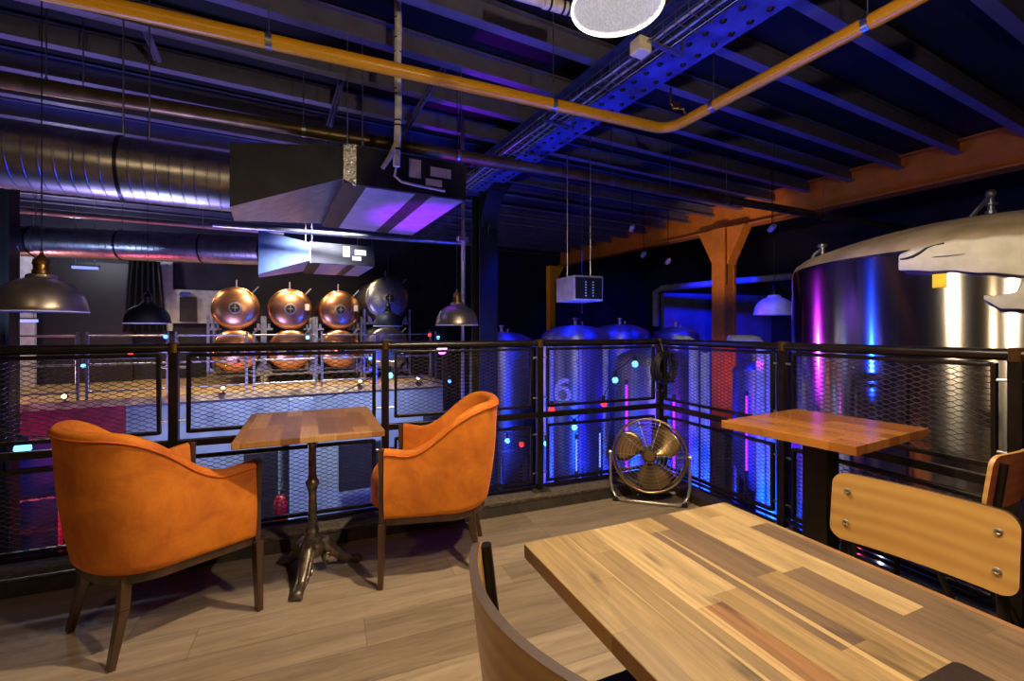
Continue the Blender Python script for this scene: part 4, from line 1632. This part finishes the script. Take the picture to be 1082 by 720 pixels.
def fermenter(label, px, d, R0, ztop, zcyl, num=None, npx=0, nz=0, m='stainless'):
    c = dp(px, HZ, d)
    root = thing('fermenter_tank', label, 'tank', (c.x, c.y, ZG), 0, 'conical fermenter tanks')
    zo = -ZG
    ys = ztop - .38 * R0
    mb = MB()
    pr = [(.08, zcyl - R0 * 1.3 + zo), (R0, zcyl + zo)] + [(R0, ys + zo)]
    for i in range(1, 11):
        t = PI / 2 * i / 10
        pr.append((max(.001, R0 * math.cos(t)), ys + .38 * R0 * math.sin(t) + zo))
    mb.lathe(pr, 72)
    v = mb.build('vessel', [m], root, smooth=35)
    for z in (zcyl + .05, (zcyl + ys) / 2, ys - .03):
        mb = MB(); mb.lathe([(R0 + .001, z - .015 + zo), (R0 + .012, z - .012 + zo), (R0 + .012, z + .012 + zo), (R0 + .001, z + .015 + zo)], 72)
        mb.build('band', [m], v, smooth=35)
    for k in range(3):
        a = R(30 + 120 * k)
        mb = MB(); mb.tube([(R0 * .86 * math.cos(a), R0 * .86 * math.sin(a), 0), (R0 * .86 * math.cos(a), R0 * .86 * math.sin(a), zcyl + zo + .1)], .05, 12)
        mb.build('leg', [m], root, smooth=50)
    mb = MB()
    mb.tube([(0, 0, ztop + zo - .02), (0, 0, ztop + zo + .12)], .03, 10)
    mb.lathe([(.05, 0), (.05, .02), (.03, .025)], 14, Matrix.Translation((0, 0, ztop + zo + .1)))
    mb.tube([(.12, .05, ztop + zo - .06), (.12, .05, ztop + zo + .06)], .014, 8)
    mb.build('top_valve', ['chrome'], root, smooth=50)
    mb = MB()
    face = math.atan2(-c.y, -c.x)
    if num:
        a = math.atan2(dp(npx, HZ, d - R0).y - c.y, dp(npx, HZ, d - R0 * .95).x - c.x)
        numeral_six(.36, R0, 'number', v, a, nz + zo)
    return root


fermenter('steel fermenter marked with a pale numeral 6 behind the railing', 608, 7.7, .58, 1.32, -.9, '6', 592, .27)
fermenter('purple-lit fermenter behind the railing corner and the fan', 690, 6.1, .5, 1.0, -.75)
fermenter('violet-lit fermenter right of the orange column, behind the right railing', 797, 6.3, .27, .78, -.62)
fermenter('dim blue fermenter left of the numeral tank', 530, 8.8, .62, 1.2, -1.0)
fermenter('dim blue fermenter farther back between numeral tank and corner post', 655, 9.6, .62, 1.36, -.9)
fermenter('dim blue fermenter farthest right, beyond the corner post', 714, 9.5, .46, 1.3, -.9)

# lit LED tubes fixed before the tanks
for lab, px, y0, y1, d, m in (('purple light tube left of the corner post, upright before a tank', 662, 404, 506, 5.45, 'led_purple'),
                              ('purple light tube right of the corner post and fan', 712, 420, 506, 5.5, 'led_purple'),
                              ('purple light tube right of the orange column', 789, 416, 500, 5.85, 'led_purple'),
                              ('violet-blue light tube low behind the railing under the numeral tank', 609, 462, 500, 6.4, 'strip_blue'),
                              ('second violet-blue light tube low behind the railing, right of the first', 634, 455, 496, 6.4, 'strip_blue')):
    a, b = dp(px, y0, d), dp(px, y1, d)
    root = thing('light_tube', lab, 'light', (b.x, b.y, b.z), 0, 'upright light tubes by the tanks')
    mb = MB(); mb.tube([a, b], .014 if m == 'led_purple' else .012, 10)
    mb.build('tube', [m], root, smooth=60, world=True)
    for p in (a, b):
        mb = MB(); mb.lathe([(.02, -.03), (.02, .03)], 12, Matrix.Translation(p)); mb.build('end_cap', ['black'], root, world=True)
    mb = MB(); mb.tube([Vector((b.x, b.y + .03, ZG)), Vector((a.x, a.y + .03, a.z))], .012, 8); mb.build('upright', ['black_metal'], root, world=True)

# pale insulated pipes with elbows, lit blue
for lab, px, pe, d in (('pale pipe with elbow, left of the orange column', 733, 720, 5.2), ('pale pipe close right of the elbowed one, before the orange column', 745, None, 5.3),
                       ('pale pipe with elbow, right of the orange column', 804, 783, 5.2), ('pale pipe beside the right railing post', 815, None, 5.1),
                       ('pale tube standing for a highlight on the left of the numeral tank', 582, None, 6.6), ('pale tube standing for a highlight on the right flank of the numeral tank', 640, None, 6.7),
                       ('slim pale tube standing for a highlight at centre of the numeral tank', 613, None, 6.9)):  # the three at the numeral tank imitate highlights on its steel
    b = dp(px, 520, d)
    zt = 1.13 if pe else (1.05 if px < 700 else .98)
    bot = Vector((b.x, b.y, ZG))
    pts = [bot, Vector((b.x, b.y, zt - .1))]
    if pe:
        l = (pe - px) / F * d
        for i in range(1, 7):
            t = PI / 2 * i / 6
            sg = 1 if l > 0 else -1
            pts.append(Vector((b.x + sg * .1 * (1 - math.cos(t)), b.y, zt - .1 + .1 * math.sin(t))))
        pts.append(Vector((b.x + l * 1.6, b.y, zt)))
    else:
        pts.append(Vector((b.x, b.y, zt)))
    mb = MB(); mb.tube(pts, .052 if px > 700 else (.045 if px != 613 else .02), 16)
    tag(mb.build('insulated_pipe', ['blue_pipe'], smooth=60), lab, 'pipe', 'pale upright pipes by the tanks')
pipe('wall_pipe', 'bluish pipe bent along the far wall right of the orange column', [dp(693, 345, 12.4), dp(693, 309, 12.4), dp(699, 305, 12.4), dp(836, 292, 12.4)], .09, 'blue_pipe')

# small pale spotlights under the far roof
for lab, px, py, d in (('small pale roof spotlight left of the orange column, upper of two', 668, 241, 9.5), ('small pale roof spotlight left of the orange column, lower of two', 680, 269, 10.6),
                       ('small pale roof spotlight close left of the orange column head', 706, 276, 10.4), ('small pale roof spotlight right of the orange column, above the dome pendant', 816, 241, 8.4)):
    p = dp(px, py, d)
    root = thing('roof_spotlight', lab, 'light', p, 0, 'small roof spotlights')
    mb = MB(); mb.lathe([(.001, -.09), (.05, -.085), (.055, .02), (.04, .08), (.001, .09)], 14, Matrix.Rotation(R(70), 4, 'X')); mb.build('housing', ['white_box'], root, smooth=50)
    mb = MB(); mb.tube([(0, 0, .04), (0, 0, ZC - p.z)], .009, 6); mb.build('drop_rod', ['black_metal'], root)

# hung control box
p = dp(620, 305, 6.0)
root = thing('control_box', 'white control box with dark front hung over the blue tanks', 'box', p, R(22))
mb = MB(); mb.box((.0, .2, 0), (.44, .5, .33)); mb.build('casing', ['white_box'], root, bevel=.01)
mb = MB(); mb.box((.0, -.052, 0), (.4, .01, .28)); f = mb.build('front_panel', ['black'], root)
mb = MB()
for i in range(6):
    for x in (-.05, .06):
        mb.box((x, -.06, -.1 + i * .036), (.018, .006, .012))
mb.build('switch', ['led_green'], f)
for x in (-.18, .18):
    mb = MB(); mb.tube([(x, .2, .16), (x, .2, ZC - p.z)], .008, 6); mb.build('hanger_rod', ['steel'], root)

# ================================================================== PLATFORM OPPOSITE
def barrel_tank(label, u, s, zc, R0, L, m, tagged):
    c = G(u, s, zc)
    root = thing('barrel_tank', label, 'tank', c, PHI, 'horizontal tanks on racks')
    q = Matrix.Rotation(-PI / 2, 4, 'X')       # lathe axis -> local +Y
    mb = MB()
    pr = [(.001, -.12)]
    for i in range(1, 11):
        t = PI / 2 * i / 10
        pr.append((R0 * math.sin(t), -.12 * math.cos(t)))
    pr += [(R0, L), (R0 * .8, L + .1), (.001, L + .13)]
    mb.lathe(pr, 48, q)
    v = mb.build('vessel', [m], root, smooth=40)
    mb = MB(); mb.lathe([(R0 + .001, .0), (R0 + .008, .004), (R0 + .008, .03), (R0 + .001, .034)], 48, q); mb.build('rim_band', [m], v, smooth=40)
    mb = MB(); mb.lathe([(.001, -.16), (.1, -.16), (.105, -.15), (.13, -.147), (.135, -.13), (.13, -.09)], 28, q)
    h = mb.build('manway', ['steel'], root, smooth=40)
    mb = MB(); mb.lathe([(.001, -.167), (.095, -.165), (.098, -.155)], 28, q); mb.build('manway_door', ['black'], h, smooth=40)
    mb = MB(); mb.tube([(0, -.185, -.08), (0, -.185, .08)], .01, 8); mb.tube([(-.05, -.185, 0), (.05, -.185, 0)], .01, 8); mb.build('manway_handle', ['chrome'], h, smooth=40)
    if tagged:
        mb = MB(); mb.box((.36, -.115, .05), (.09, .01, .15)); mb.build('paper_tag', ['wall_white'], root)
    mb = MB(); mb.tube([(0, .3, R0 - .01), (0, .3, R0 + .2)], .02, 8); mb.tube([(.33, .02, .36), (.45, -.02, .5)], .018, 8); mb.build('valve', ['stainless'], root, smooth=50)
    return root


for k, nm in enumerate(('left', 'middle', 'right')):
    barrel_tank('upper copper barrel tank, %s one of three' % nm, -.69 + 1.1 * k, 11.9, 1.72, .465, 1.5, 'copper', k != 0)
    barrel_tank('lower copper barrel tank, %s one of three' % nm, -.69 + 1.1 * k, 11.9, .77, .465, 1.5, 'copper', False)
barrel_tank('upper stainless barrel tank, right of the copper ones', 2.6, 11.5, 2.02, .53, 2.0, 'steel', False)
barrel_tank('lower stainless barrel tank, right of the copper ones', 2.6, 11.5, .78, .53, 2.0, 'steel', False)
for k, nm in enumerate(('under the left copper tanks', 'under the middle copper tanks', 'under the right copper tanks', 'under the stainless barrel tanks')):
    u = -.69 + 1.1 * k if k < 3 else 2.6
    s = 11.9 if k < 3 else 11.5
    o = G(u, s, 0)
    root = thing('tank_rack', 'grey steel rack %s' % nm, 'rack', o, PHI, 'tank racks')
    w = .52 if k < 3 else .56
    zt = 1.55 if k < 3 else 1.75
    for sx in (-1, 1):
        for y in (.06, 1.2):
            mb = MB(); mb.box((sx * w, y, zt / 2), (.05, .05, zt)); mb.build('upright', ['steel'], root)
    for sx in ((-1, 1) if k < 3 else ()):
        for y in (.06, 1.2):
            mb = MB()
            mb.box((sx * .44, y, 1.25), (.16, .05, .05))
            mb.box((sx * .44, y, 1.325), (.05, .05, .1))
            mb.build('bracket', ['steel'], root)
    for z, y in [(z, y) for z in ((.2,) if k < 3 else (.2, 1.4)) for y in (.06, 1.2)]:
        mb = MB()
        if True:
            if k == 3 or z < 1:
                mb.box((0, y, z), (2 * w, .05, .05))
            else:
                pass
            for sx in (-1, 1):
                mb.hexa([Vector((sx * .36, y - .03, z)), Vector((sx * .48, y - .03, z)), Vector((sx * .48, y + .03, z)), Vector((sx * .36, y + .03, z)),
                         Vector((sx * .40, y - .03, z + .12)), Vector((sx * .48, y - .03, z + .2)), Vector((sx * .48, y + .03, z + .2)), Vector((sx * .40, y + .03, z + .12))])
        mb.build('saddle', ['steel'], root)

# grey guard rail of the platform
root = thing('guard_rail', 'grey guard rail along the edge of the opposite platform', 'railing', G(-4.2, 10.6, 0), PHI)
for x in [1.28 * i for i in range(7)]:
    for dx in (-.06, .06):
        mb = MB(); mb.box((x + dx, 0, .6), (.035, .035, 1.2)); mb.build('post', ['steel'], root)
for i in range(6):
    mb = MB()
    a, b = 1.28 * i + .08, 1.28 * (i + 1) - .08
    for z in (.14, .62, 1.13):
        mb.tube([(a, 0, z), (b, 0, z)], .018, 8)
    mb.tube([(a, 0, .14), (a, 0, 1.13)], .016, 8); mb.tube([(b, 0, .14), (b, 0, 1.13)], .016, 8)
    mb.build('rail_panel', ['steel'], root, smooth=60)

# low lights on the platform edge
for lab, px, py in (('small floor spotlight at the left end of the platform edge', 69, 417), ('small floor spotlight below the left copper tanks', 236, 411),
                    ('small floor spotlight below the right copper tanks', 380, 405), ('small floor spotlight near the platform right end', 441, 403)):
    d = (G(0, 10.4, 0).y) 
    v = Vector(((px - CX) / F, 1, 0))
    t = 10.4 / v.dot(GB)
    p = v * t
    root = thing('spotlight', lab, 'light', (p.x, p.y, .0), PHI, 'spotlights on the platform edge')
    mb = MB(); mb.lathe([(.05, 0), (.05, .015), (.015, .02), (.015, .06)], 14); mb.build('base', ['black_metal'], root, smooth=40)
    mb = MB(); mb.lathe([(.03, -.06), (.05, .02), (.05, .05), (.04, .05)], 16, Matrix.Translation((0, 0, .1)) @ Matrix.Rotation(R(80), 4, 'X')); mb.build('housing', ['black_metal'], root, smooth=40)
    mb = MB(); mb.sphere(Vector((0, -.055, .11)), .035, 8); mb.build('lens', ['bulb_warm'], root, smooth=80)

# purple stage lamp
p = dp(468, 369, 5.8)
root = thing('stage_light', 'bright purple stage light right of the centre post', 'light', p)
mb = MB(); mb.lathe([(.07, -.07), (.085, .0), (.08, .16), (.05, .2), (.001, .21)], 20, Matrix.Rotation(-PI / 2, 4, 'X')); mb.build('housing', ['black'], root, smooth=40)
mb = MB(); mb.lathe([(.001, -.085), (.05, -.08), (.066, -.068)], 20, Matrix.Rotation(-PI / 2, 4, 'X')); mb.build('lens', ['bulb_purple'], root, smooth=60)
mb = MB(); mb.tube([(-.1, .06, 0), (-.1, .06, .14), (.1, .06, .14), (.1, .06, 0)], .008, 6); mb.tube([(0, .06, .14), (0, .06, .3)], .012, 6)
mb.build('yoke', ['black_metal'], root, smooth=50)
mb = MB(); mb.tube([(0, .06, -.07), (0, .06, ZG - p.z)], .014, 8); mb.build('stand', ['black_metal'], root)

# ================================================================== STRING LIGHTS
def string_light(label, pts, r, drop):
    """pts: (px, py, d, colour or None)"""
    P = [dp(a, b, d) for a, b, d, c in pts]
    root = thing('string_light', label, 'string lights', P[0], 0, 'strings of coloured bulbs')
    mb = MB()
    line = []
    for a, b in zip(P, P[1:]):
        for i in range(8):
            t = i / 8
            line.append(a.lerp(b, t) - Vector((0, 0, .12 * (b - a).length * t * (1 - t))))
    line.append(P[-1])
    mb.tube([p + Vector((0, 0, drop)) for p in line], .005, 6)
    mb.build('cable', ['cable'], root, smooth=60, world=True)
    for p, (a, b, d, c) in zip(P, pts):
        if not c:
            continue
        mb = MB(); mb.lathe([(.001, -r * 1.0), (r * .6, -r * .85), (r, -r * .2), (r * .95, r * .3), (r * .6, r * .9), (r * .45, r * 1.1)], 16, Matrix.Translation(p))
        bo = mb.build('bulb', ['bulb_' + c], root, smooth=60, world=True)
        mb = MB(); mb.lathe([(r * .5, r * .9), (r * .6, r * 1.1), (r * .6, drop - .004), (r * .3, drop)], 12, Matrix.Translation(p)); mb.build('bulb_socket', ['black'], bo, smooth=40, world=True)
    return root


string_light('string of bulbs peaking at the railing post right of the iron-footed table', [(340, 433, 4.0, None), (412, 397, 3.8, 'white'), (470, 415, 4.2, None), (536, 466, 4.6, 'white'), (551, 470, 4.7, 'red'), (577, 469, 4.7, 'white')], .026, .08)
string_light('string of bulbs rising past the numeral tank to the corner post', [(583, 434, 4.0, 'red'), (607, 452, 4.6, 'white'), (638, 427, 4.5, 'red'), (650, 402, 4.4, 'white'), (671, 385, 4.3, 'white')], .03, .085)
string_light('string with one glowing cyan bulb at far left behind the railing', [(-60, 452, 2.7, None), (24, 474, 2.75, 'white'), (120, 470, 3.1, None)], .04, .075)
string_light('long string of tiny coloured bulbs along the opposite platform', [(18, 377, 7.4, 'blue'), (88, 387, 7.6, 'white'), (138, 374, 7.8, 'red'), (175, 356, 7.9, 'blue'), (209, 376, 8.0, 'white'), (252, 386, 8.2, 'red'), (293, 374, 8.4, 'blue'), (325, 357, 8.5, 'white'), (355, 372, 8.6, 'red'), (391, 379, 8.8, 'blue'), (425, 372, 9.0, 'white'), (454, 354, 9.1, 'red'), (463, 357, 9.1, 'white'), (475, 403, 9.2, 'blue')], .034, .1)

# ================================================================== THINGS BELOW THE PLATFORM
def back_bar():
    c = G(-3.9, 10.9, ZG)
    root = thing('back_bar', 'maroon-framed bar shelving below the platform, far left', 'shelving', c, PHI)
    for x in (-1.3, -.65, 0, .65, 1.3):
        mb = MB(); mb.box((x, 0, 1.3), (.07, .3, 2.6)); mb.build('upright', ['maroon'], root)
    for z in (.25, 2.55):
        mb = MB(); mb.box((0, 0, z), (2.7, .34, .34 if z < 1 else .12)); mb.build('fascia', ['maroon'], root)
    for z in (.95, 1.5, 2.0):
        mb = MB(); mb.box((0, .02, z), (2.6, .24, .03)); mb.build('shelf', ['black'], root)
    return c


bc = back_bar()
rot = Matrix.Rotation(PHI, 4, 'Z')
mb = MB(); mb.lathe([(.04, 0), (.042, .02), (.042, .17), (.03, .2), (.016, .22), (.015, .29), (.018, .3), (.001, .302)], 14)
bm_ = mb.mesh('bottle', ['blue_pipe'], 50)
mb = MB(); mb.lathe([(.04, 0), (.042, .02), (.042, .17), (.03, .2), (.016, .22), (.015, .29), (.018, .3), (.001, .302)], 14)
bm2 = mb.mesh('bottle', ['brass'], 50)
for i in range(12):
    x = -1.15 + .1 * (i % 6) * 2.0 + (.06 if i > 5 else 0)
    z = .965 if i < 6 else 1.515
    o = bpy.data.objects.new('bottle', bm_ if i % 3 else bm2)
    COL.objects.link(o)
    o.location = bc + (rot @ Vector((x, -.02, z)))
    nth = ('first', 'second', 'third', 'fourth', 'fifth', 'sixth')[i % 6]
    tag(o, 'bottle on the %s bar shelf, %s from the left' % ('lower' if i < 6 else 'upper', nth), 'bottle', 'bottles on the maroon bar shelves')

# fire extinguisher and boxes on the lower floor
p = dp(297, 536, 7.6)
root = thing('fire_extinguisher', 'small red fire extinguisher low behind the railing, left of the iron table foot', 'fire extinguisher', (p.x, p.y, p.z - .25))
mb = MB(); mb.lathe([(.1, 0), (.11, .03), (.11, .36), (.07, .44), (.03, .46)], 20); mb.build('cylinder', ['red'], root, smooth=40)
mb = MB(); mb.tube([(0, 0, .45), (0, 0, .52), (.08, 0, .53)], .018, 8); mb.build('valve', ['black'], root, smooth=40)
mb = MB(); mb.tube([(.03, 0, .5), (.12, 0, .4), (.125, -.02, .15)], .012, 8); mb.build('hose', ['black'], root, smooth=40)
mb = MB(); mb.box((0, .0, (ZG - (p.z - .25)) / 2), (.3, .3, (p.z - .25) - ZG))
wp = mb.build('crate', ['wall_blue'], bevel=.01); wp.location = (p.x, p.y, p.z - .25)
tag(wp, 'blue-grey plinth under the red extinguisher', 'plinth')
for lab, px, py, d, sz in (('black cabinet against the blue wall left of the second railing post', 122, 468, 7.7, (.7, .4, .6)), ('dark loudspeaker box at the right end of the blue wall', 470, 437, 9.6, (.8, .5, .5))):
    p = dp(px, py, d)
    root = thing('equipment_box', lab, 'box', (p.x, p.y, ZG), PHI, 'dark boxes by the blue wall')
    h = p.z - ZG
    mb = MB(); mb.box((0, 0, h / 2), (sz[0], sz[1], h)); mb.build('cabinet', ['black'], root, bevel=.015)
    mb = MB(); mb.box((0, -sz[1] / 2 - .005, h - .3), (sz[0] * .8, .02, .4)); mb.build('grille', ['sheet_dark'], root)
# wall board with emblem
p = dp(206, 318, 12.4)
mb = MB(); mb.box((0, 0, 0), (.36, .04, .62)); 
o = mb.build('notice_board', ['sheet_dark'], bevel=.006); o.location = dp(199, 327, on_s(199, 13.98)); o.rotation_euler.z = PHI
tag(o, 'grey hatch on the white wall panel, left of the copper tanks', 'hatch')
mb = MB(); mb.prism([(-.12, -.05), (.04, -.05), (.12, .0), (.1, .05), (-.08, .06), (-.13, .02)], -.01, .01, Matrix.Rotation(PI / 2, 4, 'X'))
o = mb.build('emblem_sign', ['bulb_blue' if False else 'beam_blue']); o.location = dp(196, 311, on_s(196, 13.98)); o.rotation_euler.z = PHI
tag(o, 'small blue emblem on the white wall panel', 'sign')
# dark drape and cables hanging on the back wall
mb = MB()
rows = []
for i in range(25):
    t = i / 24
    x = -.42 + .84 * t
    rows.append([Vector((x * (.7 + .3 * k / 6), .05 * math.sin(i * 1.6) + .02 * k / 6, -1.7 * k / 6)) for k in range(7)])
mb.grid(rows)
o = mb.build('drape', ['black'], smooth=60); o.location = dp(153, 276, on_s(153, 13.8)); o.rotation_euler.z = PHI
sd = o.modifiers.new('t', 'SOLIDIFY'); sd.thickness = .01
tag(o, 'dark cloth hanging on the far wall, behind the second pendant', 'drape')
# strip lights far left
for lab, px, py, d in (('short pale strip light under the bluish duct, left', 90, 283, 9.5), ('short pale strip light behind the large left pendant', 24, 339, 8.6)):
    p = dp(px, py, d)
    root = thing('strip_light', lab, 'light', p, PHI, 'short strip lights at the far left')
    mb = MB(); mb.box((0, 0, 0), (.42, .06, .06)); mb.build('lens', ['strip_blue'], root, bevel=.01)
    mb = MB(); mb.box((0, .0, .04), (.46, .08, .025)); mb.build('housing', ['black'], root)
    mb = MB(); mb.tube([(-.15, 0, .05), (-.15, 0, ZC - p.z)], .006, 6); mb.tube([(.15, 0, .05), (.15, 0, ZC - p.z)], .006, 6); mb.build('hanger', ['steel'], root)

# ================================================================== LIGHTS
def light(kind, loc, col, watts, size=.1, target=None, **k):
    l = bpy.data.lights.new('lamp_light', kind)
    l.energy = watts
    l.color = lin(col)[:3]
    if kind == 'AREA':
        l.shape = 'DISK'
        l.size = size
    else:
        l.shadow_soft_size = size
    if kind == 'SPOT':
        l.spot_size = R(k.get('cone', 120))
        l.spot_blend = k.get('blend', .6)
    o = bpy.data.objects.new('lamp_light', l)
    COL.objects.link(o)
    o.location = loc
    if target is not None:
        o.rotation_euler = (Vector(target) - Vector(loc)).to_track_quat('-Z', 'Y').to_euler()
    return o


WARM = (255, 232, 196)
W_KEY = 185
light('SPOT', (LAMP.x, LAMP.y, LAMP.z - .01), WARM, W_KEY, .04, (LAMP.x, LAMP.y, 0), cone=172, blend=.15)
light('POINT', (.95, .5, 2.42), WARM, 125, .05)
light('POINT', (-1.3, -.9, 3.0), (255, 220, 170), 48, .06)  # added unseen warm point, brightens the duct and cable bundle
# warm lamps over the copper tanks
for u in (-2.4, -.1, 1.3):
    light('SPOT', G(u, 10.9, 3.5), (255, 220, 166), 330, .06, G(u, 11.9, .6), cone=95)
light('SPOT', G(.6, 9.0, 3.3), (255, 226, 190), 260, .15, G(.6, 11.9, 1.2), cone=80)  # frontal fill added to brighten the copper heads
light('POINT', G(-3.6, 12.6, 3.0), (235, 235, 255), 90, .1)  # unseen point added to brighten the pale panels on the back wall
# slate wall wash
light('SPOT', G(.8, 7.2, 3.4), (222, 228, 255), 2600, .2, G(.6, 10.6, -1.6), cone=74, blend=.8)
# lavender and cool white up-lights below the ducts
light('AREA', G(-1.5, 6.4, -1.0), (150, 140, 255), 170, 1.2, G(-1.5, 7.4, 4))
light('POINT', Vector((-3.6, 3.9, -1.2)), (190, 205, 255), 60, .1)
light('SPOT', G(-4.8, 6.6, .8), (170, 195, 255), 190, .05, G(-3.0, 9.95, 2.66), cone=44)
# blue lights added on the right, low among tanks and under the roof
light('POINT', Vector((1.6, 5.0, -1.2)), (8, 22, 255), 250, .08)
for p, q, w in ((Vector((2.6, 6.2, 3.3)), Vector((2.2, 8.5, -2)), 420), (Vector((4.6, 7.4, 3.3)), Vector((4.4, 10, -2)), 420), (Vector((.6, 7.6, 3.3)), Vector((.5, 10, -2)), 420), (Vector((5.9, 11.4, 3.0)), Vector((5.6, 14.2, .6)), 420)):
    light('SPOT', p, (8, 22, 255), w, .08, q, cone=100, blend=.6)
light('SPOT', Vector((2.6, 4.9, .7)), (230, 24, 255), 70, .04, dp(818, 326, 6.4), cone=14)  # added unseen violet spot that tints the dome pendant
for p, w in ((Vector((1.95, 4.5, -1.0)), 120), (Vector((2.75, 4.6, -.8)), 120), (Vector((.7, 5.6, -1.2)), 160)):
    light('POINT', p, (8, 84, 255), w, .06)
light('AREA', Vector((2.4, 7.5, -.4)), (34, 14, 255), 30, 1.0, Vector((2.0, 7.0, 4.2)))
# blue spot raking the riveted beam
light('SPOT', Vector((2.9, 4.4, 1.2)), (10, 16, 255), 620, .05, G(3.14, 1.7, 3.6), cone=34, blend=.8)
# purple and blue stage heads that streak down the big tank
light('SPOT', Vector((.85, 5.95, 1.5)), (190, 40, 255), 300, .03, (2.3, 3.4, 1.2), cone=22)
light('SPOT', Vector((-2.4, 4.47, 2.0)), (20, 60, 255), 480, .03, (2.36, 3.0, 1.35), cone=13)
light('SPOT', G(1.8, 6.1, 0.6), (150, 0, 255), 520, .05, G(1.72, 5.5, 2.7), cone=44)
light('POINT', dp(690, 470, 5.0), (150, 10, 255), 7, .05)
light('POINT', dp(780, 450, 5.3), (150, 10, 255), 5, .05)
# orange column and beam
light('SPOT', dp(730, 345, 7.5), (255, 215, 170), 260, .1, dp(770, 250, 10.7), cone=44, blend=.8)
light('SPOT', dp(800, 400, 8.6), (255, 110, 255), 90, .1, dp(766, 400, 10.6), cone=60, blend=.9)
# back-bar glow
light('POINT', bc + (rot @ Vector((.2, -.7, 1.6))), (255, 90, 150), 110, .08)
light('POINT', bc + (rot @ Vector((-.6, -.5, 3.6))), (255, 170, 190), 60, .08)
light('POINT', bc + (rot @ Vector((-.2, .2, 1.75))), (30, 60, 255), 40, .08)

w = bpy.data.worlds.new('world')
S.world = w
w.use_nodes = True
w.node_tree.nodes['Background'].inputs[0].default_value = (.05, .05, .12, 1)
w.node_tree.nodes['Background'].inputs[1].default_value = .05

# ================================================================== CAMERA
cam = bpy.data.cameras.new('camera')
cam.sensor_fit = 'HORIZONTAL'
cam.sensor_width = 36
cam.lens = F / 1082 * 36
cam.shift_y = -12 / 1082
cam.clip_start = .02
co = bpy.data.objects.new('camera', cam)
COL.objects.link(co)
co.location = (0, 0, CZ)
co.rotation_euler = (PI / 2, 0, 0)
S.camera = co

S.view_settings.view_transform = 'Standard'
S.view_settings.look = 'None'
S.view_settings.gamma = 1
S.view_settings.exposure = 0
S.view_settings.use_curve_mapping = False
S.cycles.use_denoising = True
S.cycles.max_bounces = 6
S.cycles.sample_clamp_indirect = 4
S.cycles.caustics_reflective = False
S.cycles.caustics_refractive = False
